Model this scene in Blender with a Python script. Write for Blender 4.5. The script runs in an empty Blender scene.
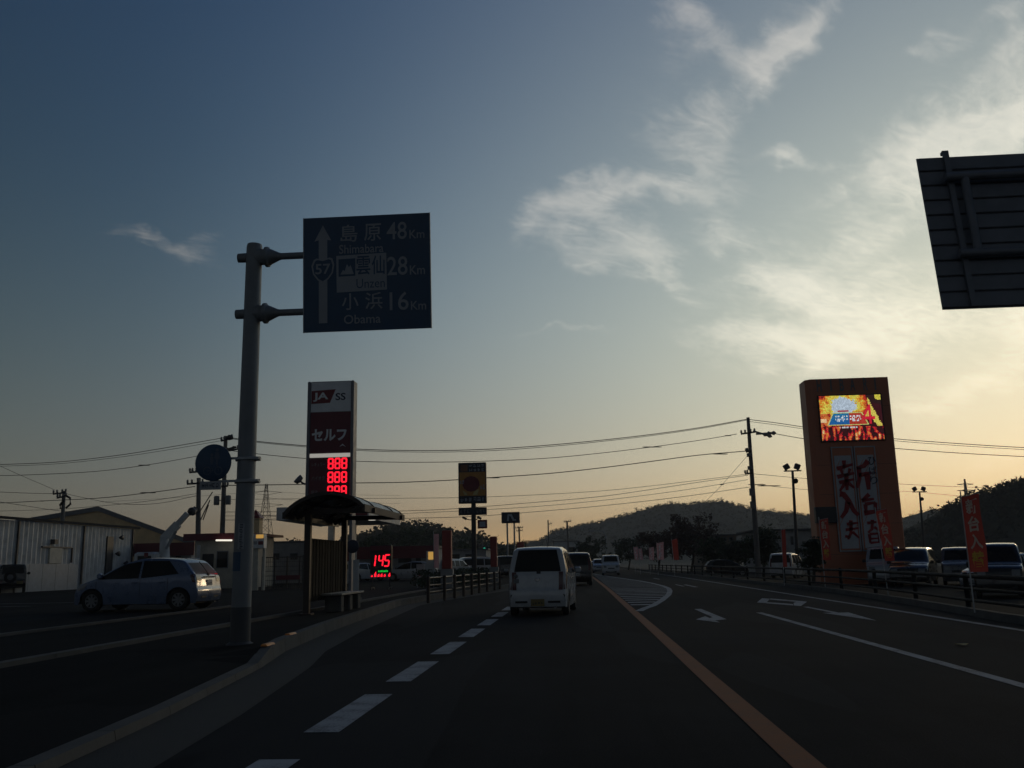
import bpy, math, random
from mathutils import Vector, Matrix, noise
random.seed(11)
C = bpy.context.scene.collection
SC = bpy.context.scene

# ------------------------------------------------------------------ camera
F, CX, CY, CAMH, ROLL = 906.0, 512.0, 384.0, 1.25, 0.0205
def deroll(px, py):
    x, y = px - CX, py - CY
    c, s = math.cos(ROLL), math.sin(ROLL)
    return x * c - y * s, x * s + y * c
_vx, _vy = deroll(578.5, 562.7)                       # where the road vanishes
PIT = math.atan(_vy / F); YAW = math.atan(-_vx / F * math.cos(PIT))
FW = Vector((math.sin(YAW) * math.cos(PIT), math.cos(YAW) * math.cos(PIT), math.sin(PIT)))
RT = Vector((math.cos(YAW), -math.sin(YAW), 0))
UP = RT.cross(FW)
def ray(px, py):
    x, y = deroll(px, py)
    return FW + RT * (x / F) - UP * (y / F)
def A(px, py, Y):                                     # the place seen at a pixel, Y metres down the road
    d = ray(px, py); t = Y / d.y
    return Vector((d.x * t, Y, CAMH + d.z * t))
cam = bpy.data.cameras.new('camera'); cam.sensor_width = 36; cam.lens = F / 1024 * 36
cam.clip_start = 0.05; cam.clip_end = 9000
co = bpy.data.objects.new('camera', cam); C.objects.link(co)
cr = RT * math.cos(ROLL) - UP * math.sin(ROLL)
cu = RT * math.sin(ROLL) + UP * math.cos(ROLL)
co.matrix_world = Matrix(((cr.x, cu.x, -FW.x, 0), (cr.y, cu.y, -FW.y, 0), (cr.z, cu.z, -FW.z, CAMH), (0, 0, 0, 1)))
SC.camera = co

# ------------------------------------------------------------------ exposure, sky, sun
SC.view_settings.view_transform = 'Standard'; SC.view_settings.look = 'None'
SC.view_settings.gamma = 1; SC.view_settings.use_curve_mapping = False
SC.view_settings.exposure = 0.0
SUN_AZ, SUN_EL = math.radians(29), math.radians(6)    # azimuth to the right of the road
SKY_STR, SUN_STR = 0.05, 0.12
sun_dir = Vector((math.sin(SUN_AZ) * math.cos(SUN_EL), math.cos(SUN_AZ) * math.cos(SUN_EL), math.sin(SUN_EL)))

W = bpy.data.worlds.new('World'); SC.world = W; W.use_nodes = True
nt = W.node_tree; nt.nodes.clear()
def N(tree, typ, **kw):
    n = tree.nodes.new(typ)
    for k, v in kw.items(): setattr(n, k, v)
    return n
class G:                                              # tiny node-graph helper
    def __init__(s, tree): s.t = tree
    def lk(s, v, sock):
        if hasattr(v, 'is_linked') or hasattr(v, 'links'): s.t.links.new(v, sock)
        else: sock.default_value = v
    def m(s, op, a, b=0.0, c=0.0, clamp=False):
        n = N(s.t, 'ShaderNodeMath', operation=op, use_clamp=clamp)
        for i, v in enumerate((a, b, c)): s.lk(v, n.inputs[i])
        return n.outputs[0]
    def v(s, op, a, b=(0, 0, 0), scale=1.0):
        n = N(s.t, 'ShaderNodeVectorMath', operation=op)
        s.lk(a, n.inputs[0]); s.lk(b, n.inputs[1])
        if op == 'SCALE': s.lk(scale, n.inputs['Scale'])
        return n.outputs['Value'] if op in ('DOT_PRODUCT', 'LENGTH', 'DISTANCE') else n.outputs[0]
    def rng(s, x, a, b, lo=0.0, hi=1.0, smooth=True):
        n = N(s.t, 'ShaderNodeMapRange', interpolation_type='SMOOTHSTEP' if smooth else 'LINEAR')
        for i, v in enumerate((x, a, b, lo, hi)): s.lk(v, n.inputs[i])
        return n.outputs[0]
    def noise(s, vec, scale, detail=4, rough=.5, dist=0.0):
        n = N(s.t, 'ShaderNodeTexNoise'); s.lk(vec, n.inputs['Vector'])
        n.inputs['Scale'].default_value = scale; n.inputs['Detail'].default_value = detail
        n.inputs['Roughness'].default_value = rough; n.inputs['Distortion'].default_value = dist
        return n.outputs[0]
    def mix(s, f, a, b, mode='MIX'):
        n = N(s.t, 'ShaderNodeMix', data_type='RGBA', blend_type=mode)
        s.lk(f, n.inputs[0]); s.lk(a, n.inputs[6]); s.lk(b, n.inputs[7])
        return n.outputs[2]
g = G(nt)
D = N(nt, 'ShaderNodeTexCoord').outputs['Generated']
sky = N(nt, 'ShaderNodeTexSky', sky_type='NISHITA', sun_disc=False)
sky.sun_elevation = SUN_EL; sky.sun_rotation = SUN_AZ
sky.air_density = 1.0; sky.dust_density = 2.0; sky.ozone_density = 1.5; sky.altitude = 0
sep = N(nt, 'ShaderNodeSeparateXYZ'); nt.links.new(D, sep.inputs[0])
dz = g.m('MAXIMUM', sep.outputs[2], 0.0)
sd = g.v('DOT_PRODUCT', D, tuple(sun_dir))            # dusk: afterglow round the sun and a pale band along the horizon
gl = g.m('SUBTRACT', 1.0, sd)
def ex(x, k): return g.m('EXPONENT', g.m('MULTIPLY', x, -k))
wide = ex(gl, 1.2)
terms = [(ex(gl, 2), (.0, .046, .235)), (ex(gl, 8), (.4116, .3679, .1457)), (ex(gl, 40), (.15, .088, .045)),
         (g.m('MULTIPLY', ex(dz, 3), wide), (.20, .315, .125)), (g.m('MULTIPLY', ex(dz, 9), ex(gl, 1.9)), (.36, .03, 0.)), (ex(gl, 5), (.048, .072, .082))]
acc = N(nt, 'ShaderNodeCombineXYZ'); acc.inputs[0].default_value = .0012; acc.inputs[1].default_value = .0042; acc.inputs[2].default_value = .0120
acc = acc.outputs[0]
for f, c in terms: acc = g.v('ADD', acc, g.v('SCALE', c, scale=f))
red = ex(dz, 17)                                      # redder and dimmer close to the horizon
rm = N(nt, 'ShaderNodeCombineXYZ')
for i, k in enumerate((-.14, .05, .42)): nt.links.new(g.m('SUBTRACT', 1.0, g.m('MULTIPLY', red, k)), rm.inputs[i])
acc = g.v('MULTIPLY', acc, rm.outputs[0])
bw = g.m('MULTIPLY', g.rng(gl, .46, .18), g.rng(dz, .58, .20)); bh = ex(dz, 12)                   # the western sky stays brighter and creamier low down
bm = N(nt, 'ShaderNodeCombineXYZ')
for i, (k0, k1) in enumerate(((.28, .44), (.25, .17), (.24, -.24))): nt.links.new(g.m('ADD', 1.0, g.m('MULTIPLY', bw, g.m('ADD', k0, g.m('MULTIPLY', bh, k1)))), bm.inputs[i])
acc = g.v('MULTIPLY', acc, bm.outputs[0])
acc = g.v('SCALE', acc, scale=g.rng(sd, -.35, .45, .14, 1.0))       # the eastern half of the sky is already dark
est = g.m('MULTIPLY', ex(dz, 2.4), g.rng(sd, .35, -.35))           # pale eastern band opposite the sun, behind the camera
acc = g.v('ADD', acc, g.v('SCALE', (.125, .145, .17), scale=est))
up = g.m('MULTIPLY', g.rng(gl, .16, .50), g.rng(dz, .12, .45))      # deeper blue high up away from the sun
um = N(nt, 'ShaderNodeCombineXYZ')
for i, k in enumerate((.30, .20, .13)): nt.links.new(g.m('SUBTRACT', 1.0, g.m('MULTIPLY', up, k)), um.inputs[i])
acc = g.v('MULTIPLY', acc, um.outputs[0])
col = g.v('ADD', g.v('SCALE', acc, scale=.95 / SKY_STR), g.v('SCALE', sky.outputs[0], scale=.03))
# thin cirrus on a plane high above: the sky direction projected on it
den = g.m('ADD', dz, 0.10)
cp = N(nt, 'ShaderNodeCombineXYZ')
nt.links.new(g.m('DIVIDE', sep.outputs[0], den), cp.inputs[0]); nt.links.new(g.m('DIVIDE', sep.outputs[1], den), cp.inputs[1])
rot = N(nt, 'ShaderNodeVectorRotate', rotation_type='Z_AXIS'); nt.links.new(cp.outputs[0], rot.inputs[0]); rot.inputs['Angle'].default_value = math.radians(-38)
st = g.v('MULTIPLY', rot.outputs[0], (1.0, 2.1, 1.0))
nn = g.m('ADD', g.m('MULTIPLY', g.noise(st, 2.6, 6, .62, 1.2), .5), g.m('MULTIPLY', g.noise(st, 8.0, 7, .68, 1.8), .5))
# the banks of cirrus: soft streaks (two seen directions, breadth, weight) with edges drawn out by turbulence
def wv(scale, amt):
    n = N(nt, 'ShaderNodeTexNoise'); nt.links.new(D, n.inputs['Vector']); n.inputs['Scale'].default_value = scale; n.inputs['Detail'].default_value = 3; n.inputs['Roughness'].default_value = .6
    return g.v('SCALE', g.v('SUBTRACT', n.outputs['Color'], (.5, .5, .5)), scale=amt)
DW = g.v('ADD', D, g.v('ADD', wv(7., .07), wv(24., .05)))
mask = None
for x0, y0, x1, y1, wd, wt in [(650, 10, 700, 45, 34, .65), (680, 30, 745, 60, 28, .5), (830, -5, 752, 82, 24, 1.0), (800, 0, 740, 72, 36, .6), (690, 100, 735, 125, 24, .4),
        (635, 140, 725, 150, 34, .5), (755, 148, 820, 166, 16, .6), (690, 105, 722, 200, 34, .3), (520, 238, 605, 203, 26, .9), (570, 196, 705, 188, 18, .75), (595, 222, 675, 252, 30, .95), (545, 246, 625, 262, 24, .7), (640, 255, 695, 292, 16, .55), (695, 232, 765, 242, 22, .5), (770, 150, 800, 160, 16, .5),
        (685, 335, 800, 346, 24, .7), (715, 292, 835, 280, 26, .55), (765, 275, 845, 302, 26, .6), (790, 322, 965, 300, 54, .7), (755, 362, 905, 338, 34, .65), (825, 252, 905, 228, 28, .5), (890, 422, 1030, 368, 26, .5), (930, 470, 1040, 440, 20, .35),
        (850, 196, 1045, 108, 50, 1.0), (925, 150, 1045, 88, 54, 1.0), (890, 64, 965, 28, 22, .5), (975, 12, 1030, 2, 18, .6), (985, 62, 1040, 38, 26, .6), (1000, 330, 1100, 300, 60, .7),
        (105, 226, 200, 250, 11, .42), (160, 245, 218, 263, 16, .55), (188, 236, 234, 240, 13, .4), (520, 328, 612, 332, 8, .6), (740, 340, 1010, 180, 120, .18), (560, 130, 800, 60, 80, .16), (620, 185, 810, 235, 70, .16), (820, 400, 1040, 330, 70, .14)]:
    p, q = ray(x0, y0).normalized(), ray(x1, y1).normalized(); c = (p + q).normalized(); la = (q - p).length / 2 * 1.05; ax = (q - p).normalized(); ay = c.cross(ax).normalized(); lb = wd / F * .62
    du = g.m('MULTIPLY', g.m('SUBTRACT', g.v('DOT_PRODUCT', DW, tuple(ax)), c.dot(ax)), 1 / la); dv = g.m('MULTIPLY', g.v('DOT_PRODUCT', DW, tuple(ay)), 1 / lb)
    k = g.m('MULTIPLY', g.m('EXPONENT', g.m('MULTIPLY', g.m('ADD', g.m('MULTIPLY', du, du), g.m('MULTIPLY', dv, dv)), -.9)), wt)
    k = g.m('MULTIPLY', k, g.rng(g.v('DOT_PRODUCT', D, tuple(c)), .2, .6))
    mask = k if mask is None else g.m('ADD', mask, k)
mask = g.m('MINIMUM', mask, 1.15)
cov = g.rng(g.m('ADD', g.m('MULTIPLY', mask, .62), g.m('MULTIPLY', nn, 1.45)), .76, 1.70)
cov = g.m('MULTIPLY', cov, g.rng(mask, .02, .45))
col = g.v('ADD', col, g.v('SCALE', tuple(k / SKY_STR for k in (.30, .25, .195)), scale=g.m('MULTIPLY', cov, g.m('ADD', .72, g.m('MULTIPLY', ex(gl, 7), .7)))))
bg = N(nt, 'ShaderNodeBackground'); nt.links.new(col, bg.inputs[0]); bg.inputs[1].default_value = SKY_STR
nt.links.new(bg.outputs[0], N(nt, 'ShaderNodeOutputWorld').inputs[0])

sl = bpy.data.lights.new('sun', 'SUN'); sl.energy = SUN_STR; sl.angle = math.radians(6); sl.color = (1.0, .72, .42)
so = bpy.data.objects.new('sun', sl); C.objects.link(so)
so.rotation_euler = (-sun_dir).to_track_quat('-Z', 'Y').to_euler()

# ------------------------------------------------------------------ materials
def mat(name, c, rough=.6, metal=0., var=.12, scale=3., bump=0., bscale=60., emit=None, estr=0., coat=0., stretch=(1, 1, 1), spec=.5):
    m = bpy.data.materials.new(name); m.use_nodes = True
    t = m.node_tree; b = t.nodes['Principled BSDF']; q = G(t)
    oc = N(t, 'ShaderNodeTexCoord').outputs['Object']
    if stretch != (1, 1, 1): oc = q.v('MULTIPLY', oc, stretch)
    n = q.noise(oc, scale, 6, .6)
    lo = tuple(max(0, x * (1 - var)) for x in c) + (1,); hi = tuple(min(1, x * (1 + var)) for x in c) + (1,)
    cc = q.mix(q.rng(n, .3, .7), lo, hi)
    t.links.new(cc, b.inputs['Base Color'])
    b.inputs['Metallic'].default_value = metal; b.inputs['Specular IOR Level'].default_value = spec
    t.links.new(q.rng(n, .25, .75, max(.02, rough - .08), min(1, rough + .08)), b.inputs['Roughness'])
    if coat: b.inputs['Coat Weight'].default_value = coat; b.inputs['Coat Roughness'].default_value = .05
    if bump:
        bn = N(t, 'ShaderNodeBump'); bn.inputs['Strength'].default_value = bump; bn.inputs['Distance'].default_value = .02
        t.links.new(q.noise(oc, bscale, 5, .6), bn.inputs['Height']); t.links.new(bn.outputs[0], b.inputs['Normal'])
    if emit:
        b.inputs['Emission Color'].default_value = tuple(emit) + (1,); b.inputs['Emission Strength'].default_value = estr
    return m
def asphalt(name, c, worn):
    m = bpy.data.materials.new(name); m.use_nodes = True
    t = m.node_tree; b = t.nodes['Principled BSDF']; q = G(t)
    oc = N(t, 'ShaderNodeTexCoord').outputs['Object']
    big = q.noise(oc, .35, 5, .6); fine = q.noise(oc, 55, 3, .7); trk = q.noise(q.v('MULTIPLY', oc, (1.3, .05, 1)), 1.0, 4, .6)
    f = q.m('ADD', q.m('MULTIPLY', big, .35), q.m('ADD', q.m('MULTIPLY', fine, .35), q.m('MULTIPLY', trk, .3)))
    lo = tuple(x * .6 for x in c) + (1,); hi = tuple(x * worn for x in c) + (1,)
    base_ = q.mix(q.rng(f, .32, .68), lo, hi)
    vo = N(t, 'ShaderNodeTexVoronoi', feature='DISTANCE_TO_EDGE'); t.links.new(q.v('ADD', q.v('MULTIPLY', oc, (.28, .16, 1)), q.v('SCALE', (1, 1, 0), scale=q.m('MULTIPLY', q.noise(oc, 1.4, 5, .65), .35))), vo.inputs['Vector']); vo.inputs['Scale'].default_value = 1.0
    crack = q.m('MULTIPLY', q.rng(vo.outputs['Distance'], .004, .0), q.rng(q.noise(oc, .12, 2, .5), .50, .58))
    base_ = q.mix(q.m('MULTIPLY', crack, .7), base_, tuple(x * .25 for x in c) + (1,))
    patch = q.rng(q.noise(q.v('MULTIPLY', oc, (.5, .07, 1)), 1.0, 1, .3), .56, .57)
    base_ = q.mix(q.m('MULTIPLY', patch, .45), base_, tuple(x * 1.7 for x in c) + (1,))
    t.links.new(base_, b.inputs['Base Color'])
    b.inputs['Roughness'].default_value = .95; b.inputs['Specular IOR Level'].default_value = .06
    bn = N(t, 'ShaderNodeBump'); bn.inputs['Strength'].default_value = .5; bn.inputs['Distance'].default_value = .01
    t.links.new(fine, bn.inputs['Height']); t.links.new(bn.outputs[0], b.inputs['Normal'])
    return m
def paint(name, c, wear=.62):                        # road paint, worn through in places
    m = bpy.data.materials.new(name); m.use_nodes = True
    t = m.node_tree; b = t.nodes['Principled BSDF']; q = G(t)
    oc = N(t, 'ShaderNodeTexCoord').outputs['Object']
    f = q.m('ADD', q.m('MULTIPLY', q.noise(oc, 2.5, 6, .65), .6), q.m('MULTIPLY', q.noise(oc, 40, 4, .7), .4))
    t.links.new(q.mix(q.rng(f, .38, .55, wear, 0), c + (1,), (.06, .06, .06, 1)), b.inputs['Base Color'])
    b.inputs['Roughness'].default_value = .8; b.inputs['Specular IOR Level'].default_value = .25
    return m
M = dict(
    asphalt=asphalt('asphalt', (.0235, .024, .026), 1.35), lot=asphalt('lot_asphalt', (.017, .017, .0175), 1.3), walk=asphalt('sidewalk_asphalt', (.015, .015, .0155), 1.3),
    soil=mat('ground_soil', (.05, .048, .04), .95, var=.4, scale=.4, bump=.5, bscale=4),
    concrete=mat('concrete', (.085, .083, .078), .88, var=.3, scale=1.6, bump=.3), gutter=mat('gutter_concrete', (.032, .0315, .030), .9, var=.3, scale=1.2, bump=.3),
    wpaint=paint('white_road_paint', (.36, .375, .40)), opaint=paint('orange_road_paint', (.30, .085, .022), .3),
    galv=mat('galvanised_steel', (.34, .36, .38), .5, .55, var=.15, scale=4), pole=mat('painted_pole', (.22, .235, .25), .55, .2, var=.14, scale=2, bump=.05),
    darksteel=mat('dark_steel', (.045, .045, .05), .5, .3), bright_panel=mat('white_acrylic_panel', (.80, .81, .82), .4, var=.05), rear_glass=mat('tinted_rear_glass', (.012, .0125, .013), .38, var=.2, spec=.3), column_red=mat('red_column_panel', (.32, .055, .045), .6, var=.1), eave=mat('dark_eave_paint', (.035, .035, .038), .85, spec=.1), footwall=mat('pale_foot_panel', (.42, .44, .46), .6, var=.1), picto=mat('faded_pictogram', (.10, .125, .18), .5), railsteel=mat('dark_rail_paint', (.014, .014, .015), .75, .0, spec=.2), fascia_board=mat('fascia_board', (.10, .075, .055), .7, var=.3, scale=6), brownsteel=mat('brown_painted_steel', (.05, .035, .028), .5, .1),
    signblue=mat('sign_blue', (.032, .078, .15), .42, var=.08), signwhite=mat('sign_white_sheet', (.34, .36, .39), .45, var=.06), signnavy=mat('sign_navy', (.012, .02, .05), .45),
    alu=mat('aluminium_sheet', (.33, .345, .37), .5, .35, var=.15, scale=2), aluframe=mat('aluminium_frame', (.19, .20, .225), .55, .3),
    white=mat('white_paint', (.72, .73, .74), .45, var=.07), dirtywhite=mat('weathered_white', (.56, .57, .57), .6, var=.2, scale=1.2),
    offwhite=mat('cream_wall', (.55, .52, .45), .75, var=.12), wallgrey=mat('grey_wall', (.33, .33, .33), .8, var=.15), yellowwall=mat('yellow_gable_wall', (.66, .48, .27), .75, var=.12, scale=.8),
    roofgrey=mat('grey_roof', (.16, .165, .175), .65, var=.15), roofdark=mat('dark_roof', (.08, .08, .085), .7), red=mat('red_fascia', (.20, .024, .030), .5, var=.1), darkred=mat('dark_red_panel', (.15, .022, .034), .45, var=.08),
    orange=mat('orange_tower_cladding', (.50, .165, .085), .5, var=.08, scale=.7), bannerw=mat('white_banner', (.46, .47, .50), .75, var=.06), bannerr=mat('banner_red_brush', (.30, .025, .03), .75),
    flagred=mat('red_flag_cloth', (.46, .075, .055), .85, var=.1), flagpink=mat('pink_flag_cloth', (.72, .40, .42), .85, var=.1), flagtext=mat('flag_print', (.72, .62, .50), .85), flaggold=mat('flag_gold_print', (.70, .48, .08), .85),
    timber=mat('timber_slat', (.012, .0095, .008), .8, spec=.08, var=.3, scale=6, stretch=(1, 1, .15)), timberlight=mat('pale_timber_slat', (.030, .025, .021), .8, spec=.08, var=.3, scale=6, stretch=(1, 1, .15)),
    roofpanel=mat('smoked_roof_panel', (.06, .05, .045), .3, var=.1), bench=mat('bench_board', (.34, .31, .27), .6, var=.2, scale=5),
    glass=mat('dark_glass', (.010, .0105, .011), .10, var=.2, spec=.28), tyre=mat('tyre_rubber', (.018, .018, .018), .85), rim=mat('alloy_rim', (.20, .205, .21), .45, .5), hubdark=mat('dark_trim', (.02, .02, .021), .6),
    tail=mat('tail_light', (.07, .006, .009), .18, coat=.6), lampclear=mat('clear_lamp', (.20, .205, .21), .2, .2, coat=.6), plate_y=mat('yellow_number_plate', (.24, .18, .06), .5), plate_w=mat('white_number_plate', (.55, .56, .55), .5), platetext=mat('plate_characters', (.04, .04, .04), .6), chrome=mat('chrome', (.6, .6, .6), .15, 1.0),
    car_white=mat('white_car_paint', (.50, .52, .54), .28, var=.04, coat=.8), car_blue=mat('blue_car_paint', (.115, .16, .255), .3, .25, var=.02, coat=.8), car_black=mat('black_car_paint', (.012, .012, .014), .22, var=.1, coat=.8), car_grey=mat('grey_car_paint', (.10, .105, .115), .3, .3, var=.06, coat=.8), car_silver=mat('silver_car_paint', (.36, .38, .41), .32, .4, var=.05, coat=.8), car_dark=mat('dark_bronze_car_paint', (.035, .03, .028), .3, .2, var=.06, coat=.8),
    wire=mat('cable_black', (.02, .02, .02), .6), polewood=mat('concrete_pole', (.17, .165, .16), .85, var=.15), insul=mat('insulator', (.25, .25, .25), .4), xfmr=mat('transformer_grey', (.20, .205, .21), .55),
    leafd=mat('dark_leaves', (.035, .050, .022), .8, var=.5, scale=.6), leafm=mat('green_leaves', (.05, .07, .03), .8, var=.5, scale=.8), leafr=mat('russet_twigs', (.085, .055, .042), .85, var=.4, scale=.8), bark=mat('bark', (.06, .05, .04), .9, var=.3, bump=.3, bscale=12),
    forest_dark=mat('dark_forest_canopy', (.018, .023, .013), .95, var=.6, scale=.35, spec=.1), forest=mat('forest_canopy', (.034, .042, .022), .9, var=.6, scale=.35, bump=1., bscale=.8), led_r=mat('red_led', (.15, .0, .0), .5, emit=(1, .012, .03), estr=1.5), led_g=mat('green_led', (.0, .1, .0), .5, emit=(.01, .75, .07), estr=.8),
    ledboard=mat('led_board_black', (.012, .008, .009), .4), lamp_w=mat('lit_tube_lamp', (.8, .8, .8), .4, emit=(1, .93, .78), estr=1.0), lamp_bar=mat('lit_white_strip', (.8, .8, .8), .4, emit=(1, .94, .82), estr=.30), glow_o=mat('orange_lamp_sun_glow', (.6, .4, .1), .4, emit=(1, .55, .13), estr=.42), sig_g=mat('green_signal_lens', (0, .2, .15), .3, emit=(.05, .8, .5), estr=.35),  # the orange glow serves a vending front and sunset light on the box sign
    marker=mat('orange_marker', (.85, .30, .06), .5), leaf_y=mat('dry_leaf', (.50, .38, .16), .8), mountbrown=mat('house_wall_brown', (.20, .16, .12), .8), tilegrey=mat('roof_tile', (.11, .11, .115), .7, var=.2, scale=5), green=mat('green_board', (.05, .20, .14), .6),
    boardorange=mat('board_orange', (.52, .24, .05), .5), boarddisc=mat('board_dark_disc', (.16, .02, .03), .5), boardpale=mat('board_pale_yellow', (.55, .46, .20), .5), boarddark=mat('board_dark_band', (.03, .03, .045), .5), boardtext=mat('board_white_print', (.40, .45, .52), .5), boardbrown=mat('board_brown_square', (.20, .09, .05), .5),
)

# ------------------------------------------------------------------ mesh helpers
def see_through(k, f):
    t = M[k].node_tree; b = t.nodes['Principled BSDF']; tr = N(t, 'ShaderNodeBsdfTranslucent'); mx = N(t, 'ShaderNodeMixShader'); mx.inputs[0].default_value = f
    t.links.new(b.inputs['Base Color'].links[0].from_socket, tr.inputs[0]); t.links.new(b.outputs[0], mx.inputs[1]); t.links.new(tr.outputs[0], mx.inputs[2]); t.links.new(mx.outputs[0], [n for n in t.nodes if n.type == 'OUTPUT_MATERIAL'][0].inputs[0])
for k, f in (('flagred', .26), ('flagpink', .35)): see_through(k, f)
WM = {}
class MB:
    def __init__(s): s.v = []; s.f = []; s.mi = []; s.sm = []
    def face(s, pts, m=0, sm=False):
        i = len(s.v); s.v += [Vector(p) for p in pts]; s.f.append(tuple(range(i, i + len(pts)))); s.mi.append(m); s.sm.append(sm)
    def grid(s, rows, m=0, sm=True, close=False):
        i = len(s.v); nr, ncol = len(rows), len(rows[0])
        for r in rows: s.v += [Vector(p) for p in r]
        for a in range(nr - 1):
            for b in range(ncol if close else ncol - 1):
                b2 = (b + 1) % ncol
                s.f.append((i + a * ncol + b, i + a * ncol + b2, i + (a + 1) * ncol + b2, i + (a + 1) * ncol + b)); s.mi.append(m); s.sm.append(sm)
    def box(s, c, sz, m=0, R=None, bev=0.):
        c = Vector(c); x, y, z = (k / 2 for k in sz)
        R = R or Matrix.Identity(3)
        if bev <= 0 or min(x, y, z) < bev * 1.5:
            P = [c + R @ Vector((i * x, j * y, k * z)) for i in (-1, 1) for j in (-1, 1) for k in (-1, 1)]
            for q in ((0, 1, 3, 2), (4, 6, 7, 5), (0, 4, 5, 1), (2, 3, 7, 6), (0, 2, 6, 4), (1, 5, 7, 3)): s.face([P[k] for k in q], m)
            return
        b = bev                                       # bevelled: rounded outline in plan, chamfered top and bottom
        def ring(dx, dy, zz): return [c + R @ Vector(p) for p in ((-dx + b, -dy, zz), (dx - b, -dy, zz), (dx, -dy + b, zz), (dx, dy - b, zz), (dx - b, dy, zz), (-dx + b, dy, zz), (-dx, dy - b, zz), (-dx, -dy + b, zz))]
        rings = [ring(x - b, y - b, -z), ring(x, y, -z + b), ring(x, y, z - b), ring(x - b, y - b, z)]
        s.grid(rings, m, False, True); s.face(rings[0][::-1], m); s.face(rings[3], m)
    def bar(s, p0, p1, w, h, m=0, up=(0, 0, 1)):
        p0, p1 = Vector(p0), Vector(p1); d = (p1 - p0); L = d.length; d.normalize()
        u = Vector(up)
        if abs(d.dot(u)) > .98: u = Vector((0, 1, 0))
        x = d.cross(u).normalized(); z = x.cross(d)
        s.box((p0 + p1) / 2, (w, L, h), m, Matrix((x, d, z)).transposed())
    def tube(s, pts, r, m=0, n=8, caps=True):
        pts = [Vector(p) for p in pts]; rr = r if isinstance(r, (list, tuple)) else [r] * len(pts)
        rows = []; ref = None
        for i, p in enumerate(pts):
            d = (pts[min(i + 1, len(pts) - 1)] - pts[max(i - 1, 0)]).normalized()
            if ref is None: ref = Vector((0, 0, 1)) if abs(d.z) < .9 else Vector((1, 0, 0))
            x = d.cross(ref).normalized(); y = d.cross(x)
            rows.append([p + (x * math.cos(2 * math.pi * k / n) + y * math.sin(2 * math.pi * k / n)) * rr[i] for k in range(n)])
        s.grid(rows, m, True, True)
        if caps: s.face(rows[0][::-1], m); s.face(rows[-1], m)
    def lathe(s, c, axis, prof, m=0, n=20):           # prof = [(along, radius)]
        c = Vector(c); ax = Vector(axis).normalized(); x = ax.orthogonal().normalized(); y = ax.cross(x)
        rows = [[c + ax * a + (x * math.cos(2 * math.pi * k / n) + y * math.sin(2 * math.pi * k / n)) * max(r, 1e-4) for k in range(n)] for a, r in prof]
        s.grid(rows, m, True, True)
    def prism(s, poly, o, u, v, depth, m=0, mside=None):   # polygon in (u,v), extruded by depth along u x v both ways from o
        o, u, v = Vector(o), Vector(u), Vector(v); n = u.cross(v).normalized()
        a = [o + u * p[0] + v * p[1] for p in poly]; b = [p - n * depth for p in a]
        s.face(a, m); s.face(b[::-1], m if mside is None else mside)
        for i in range(len(a)): s.face([a[i], b[i], b[(i + 1) % len(a)], a[(i + 1) % len(a)]], m if mside is None else mside)
    def text(s, body, o, u, v, w, h, m=0, bold=0., lift=.0):   # flat lettering filling the box (o = lower left)
        V, T = glyphs(body, bold); o, u, v = Vector(o), Vector(u).normalized(), Vector(v).normalized()
        n = u.cross(v) * lift; i = len(s.v)
        s.v += [o + u * (a * w) + v * (b * h) + n for a, b in V]
        for t in T: s.f.append(tuple(i + k for k in t)); s.mi.append(m); s.sm.append(False)
    def scribble(s, o, u, v, w, h, k, m=0, seed=1, vert=False):   # unreadable print: strokes of k characters
        rr = random.Random(seed); o, u, v = Vector(o), Vector(u).normalized(), Vector(v).normalized()
        for c in range(k):
            cw, ch = (w, h / k) if vert else (w / k, h)
            q = o + (v * (h - (c + 1) * ch) if vert else u * (c * cw))
            for j in range(5):
                if rr.random() < .55: a0, a1, b0 = rr.uniform(.08, .3), rr.uniform(.6, .9), rr.uniform(.08, .82); bx = (a0, b0, a1, b0 + .11)
                else: a0, b0, b1 = rr.uniform(.1, .78), rr.uniform(.08, .3), rr.uniform(.6, .92); bx = (a0, b0, a0 + .12, b1)
                s.face([q + u * (bx[i] * cw) + v * (bx[j2] * ch) for i, j2 in ((0, 1), (2, 1), (2, 3), (0, 3))], m)
    def build(s, name, mats, parent=None, loc=None, local=False):
        if not isinstance(mats, (list, tuple)): mats = [mats]
        me = bpy.data.meshes.new(name); o = bpy.data.objects.new(name, me); C.objects.link(o)
        if parent is not None: o.parent = parent; mw = WM[parent.name]
        else: mw = Matrix.Translation(Vector(loc)) if loc is not None else Matrix.Identity(4); o.matrix_world = mw
        WM[o.name] = mw
        if local: vs = [tuple(p) for p in s.v]
        else: inv = mw.inverted(); vs = [tuple(inv @ p) for p in s.v]
        me.from_pydata(vs, [], s.f)
        for k in mats: me.materials.append(M[k] if isinstance(k, str) else k)
        me.polygons.foreach_set('material_index', s.mi); me.polygons.foreach_set('use_smooth', s.sm); me.update()
        return o
_gl = {}
def glyphs(body, bold=0.):
    k = (body, bold)
    if k not in _gl:
        c = bpy.data.curves.new('lettering', 'FONT'); c.body = body; c.offset = bold; c.resolution_u = 3
        o = bpy.data.objects.new('lettering', c); C.objects.link(o)
        dg = bpy.context.evaluated_depsgraph_get(); me = bpy.data.meshes.new_from_object(o.evaluated_get(dg))
        xs = [p.co.x for p in me.vertices]; ys = [p.co.y for p in me.vertices]
        x0, x1, y0, y1 = min(xs), max(xs), min(ys), max(ys)
        _gl[k] = ([((p.co.x - x0) / (x1 - x0), (p.co.y - y0) / (y1 - y0)) for p in me.vertices], [tuple(p.vertices) for p in me.polygons])
        bpy.data.objects.remove(o); bpy.data.curves.remove(c); bpy.data.meshes.remove(me)
    return _gl[k]
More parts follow.
